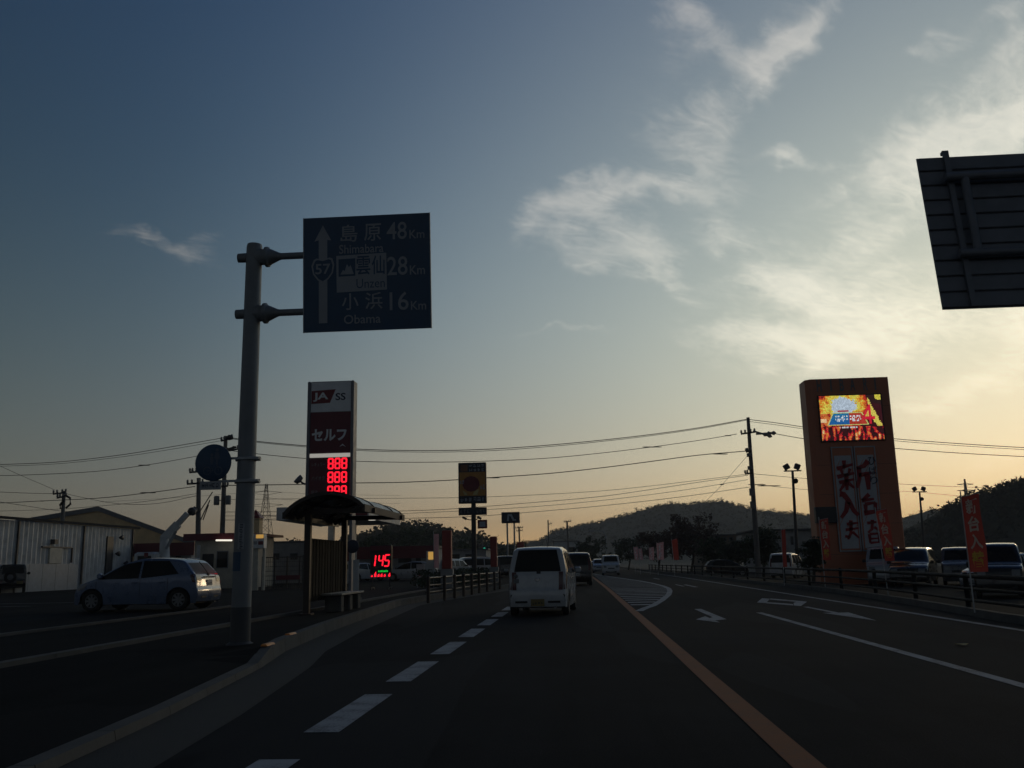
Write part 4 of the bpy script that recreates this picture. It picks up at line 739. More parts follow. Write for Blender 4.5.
# ------------------------------------------------------------------ vehicles
def dens(P, step=.07):
    out = []
    for p, q in zip(P, P[1:]):
        n = max(1, int(max(abs(q[0] - p[0]), abs(q[1] - p[1])) / step))
        out += [(p[0] + (q[0] - p[0]) * k / n, p[1] + (q[1] - p[1]) * k / n) for k in range(n)]
    return out + [P[-1]]
def rounded(P, it=2):                                 # corner cutting keeps the ends
    for _ in range(it):
        Q = [P[0]]
        for p, q in zip(P, P[1:]): Q += [(p[0] * .8 + q[0] * .2, p[1] * .8 + q[1] * .2), (p[0] * .2 + q[0] * .8, p[1] * .2 + q[1] * .8)]
        P = Q + [P[-1]]
    return P
SIL = {
 'kei_tall': dict(L=3.40, W=1.475, H=1.64, wb=(-1.17, 1.19), r=.285, roofw=.80, belt=1.0, sill=.20,
   sil=[(-1.66, .22), (-1.70, .34), (-1.70, .60), (-1.655, .64), (-1.63, .98), (-1.60, 1.05), (-1.49, 1.50), (-1.43, 1.60), (-1.25, 1.64), (-.5, 1.655), (.2, 1.62), (.45, 1.56), (.98, 1.12), (1.06, 1.05), (1.45, .95), (1.62, .80), (1.68, .60), (1.70, .4), (1.66, .22)],
   side=[((.86, 1.02), (.42, 1.47), (-.12, 1.50), (-.12, .99)), ((-.20, .99), (-.20, 1.50), (-.82, 1.51), (-.86, .99)), ((-.94, 1.0), (-.92, 1.50), (-1.36, 1.48), (-1.46, 1.03))], rear=((-1.59, 1.05), (-1.45, 1.575)), front=((.48, 1.53), (.97, 1.13)), tail=(.62, 1.04, .105), head=(1.35, 1.60, .66, .86)),
 'hatch': dict(L=3.95, W=1.70, H=1.53, wb=(-1.24, 1.28), r=.30, roofw=.78, belt=.96, sill=.20,
   sil=[(-1.90, .26), (-1.96, .40), (-1.96, .58), (-1.91, .66), (-1.87, .90), (-1.82, 1.02), (-1.42, 1.37), (-1.28, 1.44), (-1.05, 1.48), (-.6, 1.52), (-.1, 1.52), (.30, 1.43), (.78, 1.20), (1.1, 1.00), (1.2, .95), (1.6, .84), (1.85, .70), (1.93, .55), (1.95, .4), (1.91, .24)],
   side=[((1.12, .93), (.42, 1.36), (-.08, 1.445), (-.08, .945)), ((-.14, .945), (-.14, 1.45), (-.88, 1.44), (-1.22, 1.06))], rear=((-1.80, 1.04), (-1.44, 1.355)), front=((.34, 1.41), (1.06, 1.03)), tail=(.80, 1.04, .24), head=(1.45, 1.82, .62, .80)),
 'kei_box': dict(L=3.40, W=1.475, H=1.78, wb=(-1.2, 1.25), r=.28, roofw=.88, belt=1.05, sill=.20,
   sil=[(-1.67, .22), (-1.70, .35), (-1.70, .60), (-1.67, .66), (-1.66, 1.05), (-1.60, 1.60), (-1.52, 1.73), (-1.35, 1.77), (0, 1.78), (.5, 1.75), (.66, 1.68), (1.12, 1.16), (1.2, 1.10), (1.5, 1.02), (1.64, .9), (1.69, .65), (1.70, .4), (1.67, .22)],
   side=[((1.0, 1.09), (.60, 1.58), (.05, 1.62), (.05, 1.05)), ((-.03, 1.05), (-.03, 1.62), (-.85, 1.63), (-.85, 1.05)), ((-.93, 1.05), (-.93, 1.63), (-1.50, 1.60), (-1.57, 1.07))], rear=((-1.655, 1.08), (-1.59, 1.62)), front=((.70, 1.65), (1.11, 1.18)), tail=(.7, 1.2, .09), head=(1.38, 1.62, .72, .95)),
 'minivan': dict(L=4.6, W=1.74, H=1.82, wb=(-1.38, 1.42), r=.33, roofw=.82, belt=1.05, sill=.22,
   sil=[(-2.24, .26), (-2.30, .4), (-2.30, .66), (-2.26, .72), (-2.24, 1.08), (-2.10, 1.58), (-2.0, 1.72), (-1.8, 1.79), (-.5, 1.82), (.4, 1.78), (.7, 1.70), (1.35, 1.18), (1.5, 1.08), (1.95, .98), (2.2, .82), (2.28, .6), (2.30, .4), (2.25, .24)],
   side=[((1.2, 1.08), (.62, 1.60), (.05, 1.64), (.05, 1.05)), ((-.03, 1.05), (-.03, 1.64), (-.95, 1.66), (-.95, 1.05)), ((-1.03, 1.05), (-1.03, 1.66), (-1.85, 1.62), (-2.08, 1.10))], rear=((-2.22, 1.12), (-2.05, 1.64)), front=((.74, 1.67), (1.33, 1.2)), tail=(.85, 1.45, .09), head=(1.85, 2.2, .66, .88)),
 'van': dict(L=4.2, W=1.66, H=1.92, wb=(-1.25, 1.3), r=.31, roofw=.88, belt=1.15, sill=.24,
   sil=[(-2.06, .28), (-2.10, .4), (-2.10, .7), (-2.07, 1.15), (-2.0, 1.75), (-1.92, 1.86), (-1.7, 1.91), (0, 1.92), (1.0, 1.89), (1.2, 1.82), (1.62, 1.26), (1.72, 1.12), (1.98, 1.02), (2.06, .85), (2.10, .55), (2.09, .35), (2.05, .26)],
   side=[((1.5, 1.18), (1.08, 1.72), (.45, 1.74), (.45, 1.14)), ((.35, 1.14), (.35, 1.74), (-.75, 1.75), (-.75, 1.14)), ((-.85, 1.14), (-.85, 1.75), (-1.85, 1.72), (-1.95, 1.16))], rear=((-2.06, 1.18), (-2.0, 1.72)), front=((1.22, 1.78), (1.60, 1.29)), tail=(.7, 1.15, .1), head=(1.8, 2.04, .72, .95)),
 'jeep': dict(L=3.35, W=1.475, H=1.70, wb=(-1.1, 1.12), r=.345, roofw=.86, belt=1.08, sill=.36,
   sil=[(-1.52, .42), (-1.56, .5), (-1.56, .72), (-1.52, .78), (-1.50, 1.1), (-1.45, 1.58), (-1.38, 1.66), (-1.2, 1.69), (.2, 1.68), (.34, 1.62), (.62, 1.14), (.70, 1.09), (1.45, 1.02), (1.6, .95), (1.66, .70), (1.67, .5), (1.62, .42)],
   side=[((.5, 1.12), (.24, 1.54), (-.4, 1.56), (-.4, 1.1)), ((-.5, 1.1), (-.5, 1.56), (-1.32, 1.55), (-1.38, 1.12))], rear=((-1.49, 1.14), (-1.45, 1.55)), front=((.36, 1.59), (.60, 1.17)), tail=(.6, .74, .12), head=(1.5, 1.64, .78, .95)),
}
_h = SIL['hatch']                                     # low body, short overhangs
def _hy(y): return -1.24 + (y + 1.24) * .74 if y < -1.24 else 1.28 + (y - 1.28) * .84 if y > 1.28 else y
def _hp(p): return (_hy(p[0]), p[1] * .945)
_h.update(sil=[_hp(p) for p in _h['sil']], side=[tuple(_hp(p) for p in q) for q in _h['side']], rear=tuple(_hp(p) for p in _h['rear']), front=tuple(_hp(p) for p in _h['front']), L=3.62, H=1.445, belt=.907, tail=(.75, .99, .2), head=(1.42, 1.72, .58, .76))
def vehicle(name, label, cat, kind, loc, rotz, paint_, group=None, scale=1., plate='plate_w', detail=True, trim=None, spare=False, sticker=False):
    """rotz = 0 drives away from the camera (+Y)."""
    S = SIL[kind]; k = scale
    t = thing(name, label, cat, loc, rotz, group)
    sil = rounded(S['sil'], 2); sil = dens(sil, .10); W2 = S['W'] / 2; L2 = S['L'] / 2
    i0 = max(range(len(sil)), key=lambda i: sil[i][1])
    ysort = sorted(sil, key=lambda p: p[0])
    lo_r, lo_f = sil[0], sil[-1]
    def top(y):
        best = None
        for p, q in zip(sil, sil[1:]):
            if min(p[0], q[0]) - 1e-6 <= y <= max(p[0], q[0]) + 1e-6:
                z = q[1] if abs(q[0] - p[0]) < 1e-6 else p[1] + (q[1] - p[1]) * (y - p[0]) / (q[0] - p[0])
                best = z if best is None else max(best, z)
        return best if best is not None else S['sill']
    def low(y):
        zb = S['sill']
        for p, q in ((sil[0], min(sil, key=lambda p: p[0])), (sil[-1], max(sil, key=lambda p: p[0]))):
            a, b = (p[0], q[0]); d = abs(b - a)
            if d > 1e-6 and ((a < 0 and y < a) or (a > 0 and y > a)): zb = max(zb, p[1] + (q[1] - p[1]) * min(1, abs(y - a) / d))
        R_ = S['r'] + .05
        for yw in S['wb']:
            d = abs(y - yw)
            if d < R_: zb = max(zb, S['r'] + math.sqrt(R_ * R_ - d * d) * .98)
        return zb
    def w(y, z, edge=True):
        b = S['belt']; f = 1.0
        if z > b: f = 1 - (1 - S['roofw']) * min(1, (z - b) / (S['H'] - b)) ** 1.15
        elif z < .55 * b: f = 1 - .05 * ((.55 * b - z) / (.55 * b)) ** 1.5
        e = max(0, (abs(y) - (L2 - .42)) / .42); f *= 1 - .085 * e * e
        x = W2 * f
        if edge:
            r = .06; d = max(0, top(y) - z); ends = L2 - abs(y)
            d = min(d, ends + .03) if ends < .06 else d
            if d < r: x -= (r - math.sqrt(max(0, r * r - (r - d) ** 2))) * .9
        return x
    ys = sorted(set([round(p[0], 4) for p in sil] + [round(yw + (S['r'] + .05) * math.cos(a * math.pi / 12), 4) for yw in S['wb'] for a in range(13)] + [-L2 + S['L'] * j / 30 for j in range(31)]))
    ys = [y for y in ys if min(p[0] for p in sil) <= y <= max(p[0] for p in sil)]
    mb = MB()
    for sx in (-1, 1):
        rows = []
        for y in ys:
            z0, z1 = low(y), top(y); z0 = min(z0, z1 - .002)
            rows.append([Vector((sx * w(y, z0 + (z1 - z0) * (1 - (1 - j / 11) ** 1.4)), y, z0 + (z1 - z0) * (1 - (1 - j / 11) ** 1.4))) * k for j in range(12)])
        if sx > 0: rows = rows[::-1]
        mb.grid(rows, 0, True)
    tt = [-1, -.85, -.5, 0, .5, .85, 1]
    def strip_pt(y, z, u, off=0., n=(0, 0)):
        x = w(y, z) * u; c = .022 * (1 - u * u)
        return Vector((x, y + n[0] * (off + c), z + n[1] * (off + c))) * k
    def nrm(i):
        a, b = sil[max(0, i - 1)], sil[min(len(sil) - 1, i + 1)]; dy, dz_ = b[0] - a[0], b[1] - a[1]; l = math.hypot(dy, dz_) or 1
        return (-dz_ / l, dy / l)
    mb.grid([[strip_pt(p[0], p[1], u, 0, nrm(i)) for u in tt] for i, p in enumerate(sil)], 0, True)
    body = mb.build('body', paint_, t, local=True)
    mb = MB(); mb.box(Vector((0, 0, S['sill'] + .13)) * k, Vector((S['W'] - .22, S['L'] - .5, .30)) * k, 0)
    for yw in S['wb']: mb.box(Vector((0, yw, S['r'] + .17)) * k, Vector((S['W'] - .30, S['r'] * 2 + .1, S['r'] * 1.2)) * k, 0)
    mb.build('underbody', 'hubdark', t, local=True)
    for yw in S['wb']:
        for sx in (-1, 1):
            c = Vector((sx * (W2 - .10), yw, S['r'])) * k; r = S['r'] * k
            mb = MB(); mb.lathe(c, X3 * sx, [(-.085, r * .62), (-.085, r * .94), (-.06, r), (.06, r), (.085, r * .94), (.088, r * .64), (.07, r * .62)], 0, 28); wh = mb.build('wheel', 'tyre', t, local=True)
            mb = MB()
            if detail:
                mb.lathe(c, X3 * sx, [(.07, r * .63), (.082, r * .60), (.076, r * .56)], 0, 28); mb.lathe(c, X3 * sx, [(.03, r * .6), (.03, .001)], 1, 20); mb.lathe(c, X3 * sx, [(.08, .001), (.085, r * .12), (.06, r * .15)], 0, 14)
                for a in range(8):
                    an = a * math.pi / 4; d = Vector((0, math.cos(an), math.sin(an))); mb.bar(c + X3 * sx * .066 + d * r * .1, c + X3 * sx * .07 + d * r * .6, .055 * k, .02, 0, up=(1, 0, 0))
            else: mb.lathe(c, X3 * sx, [(.075, r * .6), (.08, r * .4), (.07, .001)], 0, 16)
            mb.build('rim', ['rim', 'hubdark'], wh, local=True)
    def side_patch(mb, q, sx, off=.005, m=0, nu=8, nv=6):
        rows = []
        for i in range(nu + 1):
            row = []
            for j in range(nv + 1):
                u, v = i / nu, j / nv
                y = (q[0][0] * (1 - v) + q[1][0] * v) * (1 - u) + (q[3][0] * (1 - v) + q[2][0] * v) * u
                z = (q[0][1] * (1 - v) + q[1][1] * v) * (1 - u) + (q[3][1] * (1 - v) + q[2][1] * v) * u
                row.append(Vector((sx * (w(y, z) + off), y, z)) * k)
            rows.append(row)
        mb.grid(rows if sx > 0 else rows[::-1], m, True)
    for q in S['side']:
        for sx in (-1, 1): mb = MB(); side_patch(mb, q, sx); mb.build('side_window', 'glass', t, local=True)
    def strip_patch(mb, p0, p1, u0a, u1a, u0b, u1b, off=.006, m=0, n=6):
        rows = []; dy, dz_ = p1[0] - p0[0], p1[1] - p0[1]; l = math.hypot(dy, dz_); nn_ = (-dz_ / l, dy / l)
        for i in range(n + 1):
            f = i / n; z = p0[1] + dz_ * f; y = p0[0] + dy * f
            best = min(((abs(a[1] + (b[1] - a[1]) * s_ / 4 - z) + (.3 if (a[0] < 0) != (p0[0] < 0) and abs(a[0]) > .8 else 0) + abs(a[0] + (b[0] - a[0]) * s_ / 4 - y), a[0] + (b[0] - a[0]) * s_ / 4, a[1] + (b[1] - a[1]) * s_ / 4) for a, b in zip(sil, sil[1:]) for s_ in range(5)))
            y, z = best[1], best[2]
            rows.append([strip_pt(y, z, (u0a + (u0b - u0a) * f) * (1 - j / 10) + (u1a + (u1b - u1a) * f) * j / 10, off, nn_) for j in range(11)])
        mb.grid(rows, m, True)
    mb = MB(); strip_patch(mb, S['rear'][0], S['rear'][1], -.90, .90, -.87, .87); mb.build('rear_window', 'rear_glass', t, local=True)
    mb = MB(); strip_patch(mb, S['front'][0], S['front'][1], -.84, .84, -.88, .88); mb.build('windscreen', 'glass', t, local=True)
    z0, z1, tw = S['tail']
    yr = lambda z: min(a[0] + (b[0] - a[0]) * s_ / 4 for a, b in zip(sil[:len(sil) // 2], sil[1:len(sil) // 2 + 1]) for s_ in range(5) if abs(a[1] + (b[1] - a[1]) * s_ / 4 - z) < .06)
    for sx in (-1, 1):
        mb = MB(); ya, yb = yr(z0), yr(z1); u0, u1 = (1 - tw * 1.7, .985) if sx > 0 else (-.985, -1 + tw * 1.7); strip_patch(mb, (ya, z0), (yb, z1), u0, u1, u0, u1, .008)
        side_patch(mb, ((ya + .02, z0), (yb + .02, z1), (yb + .13, z1 - .02), (ya + .10, z0 + .02)), sx, .006, 0, 3, 4); mb.build('tail_lamp', 'tail', t, local=True)
        a, b, c, d = S['head']; mb = MB(); side_patch(mb, ((b, c), (b - .02, d), (a, d + .02), (a + .08, c + .05)), sx, .006, 0, 5, 4)
        yf = max(p[0] for p in sil if abs(p[1] - (c + d) / 2) < .08 and p[0] > 0) if any(abs(p[1] - (c + d) / 2) < .08 and p[0] > 0 for p in sil) else L2 - .05
        uu = (.60, .985) if sx > 0 else (-.985, -.60); strip_patch(mb, (yf - .0, d - .02), (yf + .02, c), uu[0], uu[1], uu[0], uu[1], .008); mb.build('headlight', 'lampclear', t, local=True)
    # plates, bumpers' dark slots, grille
    yb_ = min(p[0] for p in sil); zr_ = .30 if kind != 'jeep' else .62
    zp = {'kei_tall': .315, 'hatch': .74, 'jeep': .62}.get(kind, .62); yp = min([p[0] for p in sil if abs(p[1] - zp) < .09 and p[0] < 0] or [yb_])
    mb = MB(); mb.box(Vector(((.0 if kind != 'jeep' else .40), yp - .022, zp)) * k, Vector((.33, .02, .165)) * k, 0, bev=.008); pl = mb.build('number_plate', plate, t, local=True)
    mb = MB(); mb.scribble(Vector(((-.14 if kind != 'jeep' else .26), yp - .036, zp - .06)) * k, X3, Z3, .28 * k, .085 * k, 4, 0, 7); mb.build('characters', 'platetext', pl, local=True)
    mb = MB(); mb.box(Vector((0, max(p[0] for p in sil) - .005, .36)) * k, Vector((1.0, .03, .14)) * k, 0); mb.box(Vector((0, max(p[0] for p in sil if abs(p[1] - .66) < .1) + .004, .66)) * k, Vector((.62, .03, .10)) * k, 0); mb.build('grille', 'hubdark', t, local=True)
    mb = MB(); mb.box(Vector((0, max(p[0] for p in sil) + .006, .44)) * k, Vector((.33, .02, .12)) * k, 0); mb.build('front_plate', plate, t, local=True)
    for sx in (-1, 1):                                # mirrors
        y = S['side'][0][0][0] - .10; z = S['belt'] + .07; x = w(y, z)
        mb = MB(); mb.box(Vector((sx * (x + .11), y, z)) * k, Vector((.17, .12, .15)) * k, 0, bev=.03); mb.bar(Vector((sx * (x - .01), y + .02, z - .05)) * k, Vector((sx * (x + .06), y, z - .03)) * k, .04, .04); mb.build('mirror', paint_ if detail else 'hubdark', t, local=True)
    if detail:
        for sx in (-1, 1):
            for y in [q[2][0] - .04 for q in S['side'][:2]] + [S['side'][0][0][0] + .04]: mb = MB(); side_patch(mb, ((y - .006, S['sill'] + .12), (y - .006, S['belt'] - .01), (y + .006, S['belt'] - .01), (y + .006, S['sill'] + .12)), sx, .003, 0, 1, 8); mb.build('door_seam', 'hubdark', body, local=True)
        for sx in (-1, 1):
            for q in S['side'][:2]: y = q[2][0] + .12; z = S['belt'] - .12; mb = MB(); mb.box(Vector((sx * (w(y, z) + .014), y, z)) * k, Vector((.03, .17, .032)) * k, 0, bev=.008); mb.build('door_handle', paint_, t, local=True)
        y0_ = S['rear'][0][0]; zz = S['rear'][0][1]
        mb = MB(); mb.tube([Vector((.02, y0_ - .04, zz + .0)) * k, Vector((-.10, y0_ - .02 + .05, zz + .16)) * k, Vector((-.34, y0_ - .03 + .11, zz + .34)) * k], .012, 0, 6); mb.box(Vector((.03, y0_ - .03, zz - .02)) * k, Vector((.10, .05, .06)) * k, 0); mb.build('wiper', 'hubdark', t, local=True)
        mb = MB()
        for sx in (-1, 1): mb.box(Vector((sx * .40, yb_ - .004, .33 if kind == 'kei_tall' else .36)) * k, Vector((.30, .02, .05)) * k, 0)
        mb.build('bumper_slot', 'hubdark', t, local=True)
        mb = MB(); mb.tube([Vector((.42, yb_ + .25, .20)) * k, Vector((.42, yb_ + .02, .20)) * k], .025, 0, 10); mb.build('exhaust', 'rim', t, local=True)
        mb = MB(); yz = yr(.84) if kind != 'hatch' else yr(.90); mb.box(Vector((0, yz - .03, .86 if kind != 'hatch' else .90)) * k, Vector((.11 if kind != 'hatch' else .8, .02, .07 if kind != 'hatch' else .035)) * k, 0, bev=.006); mb.build('tailgate_trim', 'chrome', t, local=True)
        mb = MB(); mb.tube([Vector((.2, -.9, top(-.9))) * k, Vector((.2, -1.12, top(-.9) + .18)) * k], .006, 0, 5); mb.build('aerial', 'hubdark', t, local=True)
    if sticker:
        mb = MB(); yz = yr(.84); mb.box(Vector((-.52, yz - .012, .83)) * k, Vector((.13, .008, .10)) * k, 0); mb.lathe(Vector((-.53, yz - .008, .95)) * k, Y3 * -1, [(0, .001), (0, .05), (.006, .05), (.006, .001)], 0, 14); mb.build('sticker', 'roofgrey', t, local=True)
    if spare:
        c = Vector((-.12, -1.68, .93)) * k; mb = MB(); mb.lathe(c, -Y3, [(-.1, .20), (-.1, .30), (-.07, .335), (.07, .335), (.1, .30), (.1, .17)], 0, 28); sp = mb.build('spare_wheel', 'tyre', t, local=True)
        mb = MB(); mb.lathe(c, -Y3, [(.1, .20), (.09, .14), (.11, .05), (.11, .001)], 0, 20); mb.build('rim', 'roofgrey', sp, local=True)
    return t
def drive(name, label, cat, kind, px, py, Y, dz, paint_, away=True, **kw):
    p = A(px, py, Y); return vehicle(name, label, cat, kind, (p.x, Y, gz(p.x) + dz), 0 if away else math.pi, paint_, **kw)
p = A(536.5, 600, 22.6)
vehicle('kei_car', 'white tall hatchback seen from behind in the lane straight ahead', 'car', 'kei_tall', (p.x + .14, 22.6 + 1.7, .004), -.065, 'car_white', 'vehicles on the road', plate='plate_y', sticker=True)
p = A(575.5, 570, 51)
vehicle('minivan', 'dark minivan driving just ahead of the white hatchback', 'minivan', 'minivan', (p.x, 53.3, 0), .03, 'car_dark', 'vehicles on the road', detail=False)
p = A(611, 565, 88); vehicle('oncoming_van', 'white van coming the other way at the tip of the striped island', 'van', 'van', (p.x, 90, 0), math.pi, 'car_white', 'vehicles on the road', detail=False)
p = A(599, 565, 110); vehicle('oncoming_car', 'pale car coming the other way right behind the oncoming white van', 'car', 'kei_tall', (p.x, 112, 0), math.pi, 'car_silver', 'vehicles on the road', detail=False)
p = A(591, 564, 134); vehicle('oncoming_car', 'small silver car farthest off among the oncoming vehicles', 'car', 'hatch', (p.x, 136, 0), math.pi, 'car_silver', 'vehicles on the road', detail=False)
p = A(145, 600, 25.5); vehicle('hatchback_car', 'blue hatchback parked side-on in the lot left of the tall sign pole', 'car', 'hatch', (p.x - .24, 26.3, .15), math.pi / 2 - .03, 'car_blue', 'cars in the left lot', scale=1.02)
p = A(13, 580, 53); vehicle('off_road_car', 'black boxy off-road car with a spare wheel on its tail, beside the corrugated shed', 'off-road car', 'jeep', (p.x - .9, 54.4, .15), .55, 'car_black', 'cars in the left lot', plate='plate_y', detail=False, spare=True)
for kind, px, Y, rz_, col_, lab, nm in (
    ('hatch', 407, 68, math.pi / 2, 'car_silver', 'pale hatchback parked side-on behind the glowing 145 board', 'parked_car'),
    ('hatch', 357, 72, -.6, 'car_white', 'white car half hidden behind the bus stop sign', 'parked_car'),
    ('kei_tall', 452, 81, -.5, 'car_silver', 'silver car parked between the red column and the billboard post', 'parked_car'),
    ('minivan', 480, 85, -1.2, 'car_white', 'white minivan parked just right of the billboard post', 'parked_car'),
    ('kei_box', 502, 76, .2, 'car_black', 'black box-shaped car parked beside the left end of the white hatchback', 'parked_car')):
    p = A(px, 570, Y); vehicle(nm, lab, 'car', kind, (p.x, Y + 1.8, gz(p.x) + .15), rz_, col_, 'cars by the fuel station', detail=False)
for kind, px, Y, rz_, col_, lab, nm in (
    ('van', 896, 47, math.pi - .34, 'car_silver', 'grey van parked at the foot of the orange tower, behind a red flag', 'parked_van'),
    ('minivan', 926, 45, math.pi - .46, 'car_black', 'black minivan parked behind the rail right of the grey van', 'parked_minivan'),
    ('kei_box', 972, 45, math.pi - .36, 'car_grey', 'grey box-shaped car parked just left of the largest red flag', 'parked_car'),
    ('hatch', 1026, 37, 2.05, 'car_silver', 'pale low car nosing out behind the largest red flag', 'parked_car'),
    ('kei_box', 1020, 31, math.pi - .40, 'car_black', 'black box-shaped car at the right frame edge', 'parked_car'),
    ('hatch', 728, 78, -math.pi / 2, 'car_black', 'black car side-on behind the rail under the dark trees', 'parked_car'),
    ('minivan', 792, 68, -.42, 'car_white', 'white minivan behind the thin red flag, left of the orange tower', 'parked_minivan')):
    p = A(px, 560, Y); vehicle(nm, lab, nm.split('_')[1], kind, (p.x, Y + 1.7, -.165), rz_, col_, 'cars in the right lot', detail=False)

# ------------------------------------------------------------------ sheds and buildings at left
XS = -34.6; za, bz_ = 4.50, lz(-33)
t = thing('corrugated_shed', 'long grey corrugated metal shed with a pale smooth wall strip along its foot', 'shed', (XS, 55, bz_))
Ya, Yb = 40.0, 69.4
mb = MB(); rows = []; n = 116
for i in range(n + 1):
    yy = Ya + (Yb - Ya) * i / n; o = .09 if i % 2 else 0.
    rows.append([(XS + o, yy, bz_ - .2), (XS + o, yy, za)])
mb.grid(rows, 0, False); mb.face([(XS, Yb, bz_ - .2), (XS - 14, Yb, bz_ - .2), (XS - 14, Yb, za), (XS, Yb, za)]); mb.face([(XS, Ya, bz_ - .2), (XS - 14, Ya, bz_ - .2), (XS - 14, Ya, za), (XS, Ya, za)]); mb.build('wall', 'dirtywhite', t)
mb = MB(); mb.prism([(-14.2, 0.05), (.35, 0.05), (.35, .22), (-6.8, 1.0), (-14.2, .22)], (XS, Ya - .2, za - .02), X3, Z3, -(Yb - Ya + .5)); mb.build('roof', 'roofdark', t)
mb = MB(); mb.box((XS + .36, (Ya + Yb) / 2, za + .1), (.14, Yb - Ya + .5, .16), 0); mb.build('gutter', 'eave', t)
mb = MB(); mb.box((XS + .10, (Ya + 61.5) / 2, bz_ + .85), (.08, 61.5 - Ya, 1.72), 0); pw = mb.build('foot_wall', 'footwall', t)
for k in range(14): mb = MB(); mb.box((XS + .142, Ya + .8 + 1.5 * k, bz_ + .85), (.01, .03, 1.68), 0); mb.build('panel_joint', 'aluframe', pw)
for yy in (54.4, 62.0, 69.1): mb = MB(); mb.box((XS + .14, yy, (bz_ + za) / 2), (.10, .11, za - bz_), 0); mb.build('downpipe', 'darksteel', t)
mb = MB(); mb.box((XS + .1, 65.7, bz_ + 1.9), (.1, .9, 3.6), 0); mb.build('door_leaf', 'darksteel', t)
mb = MB(); mb.box((XS + .12, 58.6, bz_ + 2.25), (.12, 1.4, 1.0), 0); bx_ = mb.build('meter_box', 'offwhite', t)
mb = MB(); mb.box((XS + .14, 58.7, bz_ + 2.8), (.12, 3.4, .08), 0); mb.box((XS + .14, 60.6, bz_ + 2.3), (.1, .08, 1.0), 0); mb.box((XS + .25, 58.2, bz_ + 3.15), (.3, .4, .3), 0); mb.build('conduit', 'darksteel', bx_)
for k, yy in enumerate((66.9, 66.5, 67.8)): mb = MB(); mb.lathe((XS + .35, yy, za - (.7, 1.9, 2.6)[k]), X3, [(-.2, .05), (0, .16), (.1, .2), (.1, .001)], 0, 12); mb.build('wall_lamp', 'darksteel', t)
# gabled building behind
YG = 82.0
t = thing('gable_building', 'wide building with a dull yellow gable wall under a low grey roof behind the shed', 'building', (A(95, 560, YG).x, YG + 6, bz_))
L_, T_, R_ = A(-40, 531, YG), A(98, 508, YG), A(186, 540, YG); zb = lz(-45)
mb = MB(); mb.prism([(L_.x, zb), (R_.x, zb), (R_.x, R_.z), (T_.x, T_.z - .25), (L_.x, L_.z - .2)], (0, YG, 0), X3, Z3, -.3); mb.build('wall', 'yellowwall', t)
mb = MB()
for P, Q in ((L_, T_), (T_, R_)):
    e = (Q - P).normalized(); P2 = P - e * (1.2 if P is L_ else 0); Q2 = Q + e * (1.2 if Q is R_ else 0); D0 = Vector((T_.x, T_.y, 0)).normalized(); f_, k_ = D0 * -.6, D0 * 14
    mb.face([P2 + f_ + Z3 * .12, Q2 + f_ + Z3 * .12, Q2 + k_ + Z3 * .12, P2 + k_ + Z3 * .12]); mb.face([P2 + f_ - Z3 * .3, P2 + f_ + Z3 * .12, Q2 + f_ + Z3 * .12, Q2 + f_ - Z3 * .3][::-1]); mb.face([P2 + f_ - Z3 * .3, Q2 + f_ - Z3 * .3, Q2 + k_ - Z3 * .3, P2 + k_ - Z3 * .3][::-1])
mb.build('roof', 'roofgrey', t)
for k in range(10):
    if k not in (4, 5): a = A(64 + k * 6.6, 523, YG); mb = MB(); mb.box((a.x, YG - .03, A(64 + k * 6.6, 521.6 + .12 * k, YG).z), (.42, .05, .5), 0); mb.build('vent', 'darksteel', t)
a, b = A(148, 533, YG), A(152, 548, YG); mb = MB(); mb.box(((a.x + b.x) / 2, YG - .04, (a.z + b.z) / 2), (b.x - a.x, .06, a.z - b.z), 0); mb.build('window', 'glass', t)
boxhouse('workshop', 'low workshop with a dark red roof edge behind the blue hatchback', 'building', 136, 192, 543, 70, 6, lz(-33), 'wallgrey', 'darkred', .3, 'darkred', 1.0, [(158, 553, 170, 560)], [(176, 556, 181)])
boxhouse('far_house', 'low distant house, sunset orange painted into its roof, showing above the workshop', 'house', 176, 194, 537, 130, 6, 0., 'yellowwall', 'orange', .3, None, .5, [(181, 543, 185, 546)])  # evening light on this roof is put into its colour by the orange material
boxhouse('storage_unit', 'pale grey storage building behind the mesh fence at the back of the station', 'building', 266, 318, 541, 70, 6, gz(-25) + .1, 'wallgrey', 'roofgrey', .1, None, .5, [(272, 553, 280, 560), (290, 553, 298, 560)], [(303, 555, 309)])
boxhouse('white_building', 'small white building far up the road over the dark minivan', 'building', 554, 578, 541, 190, 10, gz(-4), 'dirtywhite', 'roofgrey', .3, None, .5, [(557, 547, 565, 552), (568, 547, 575, 552)])
boxhouse('office_building', 'pale building with small windows behind the billboard post', 'building', 447, 486, 549, 120, 8, 0., 'wallgrey', 'roofgrey', .3, None, .5, [(452, 554, 460, 559), (465, 554, 473, 559)])
boxhouse('row_house', 'low house with a row of pale windows below the dark hill', 'house', 700, 736, 534.5, 120, 8, -.18, 'mountbrown', 'tilegrey', .6, None, .5, [(709, 537, 713, 541), (716, 537, 720, 541), (723, 537, 727, 541), (729, 537, 733, 541)])
boxhouse('apartment_block', 'grey building with narrow windows between the round tree and the orange tower', 'building', 757, 812, 529, 95, 9, -.18, 'wallgrey', 'roofdark', .5, None, .5, [(770, 536, 774, 545), (781, 536, 785, 545), (790, 536, 794, 545)])
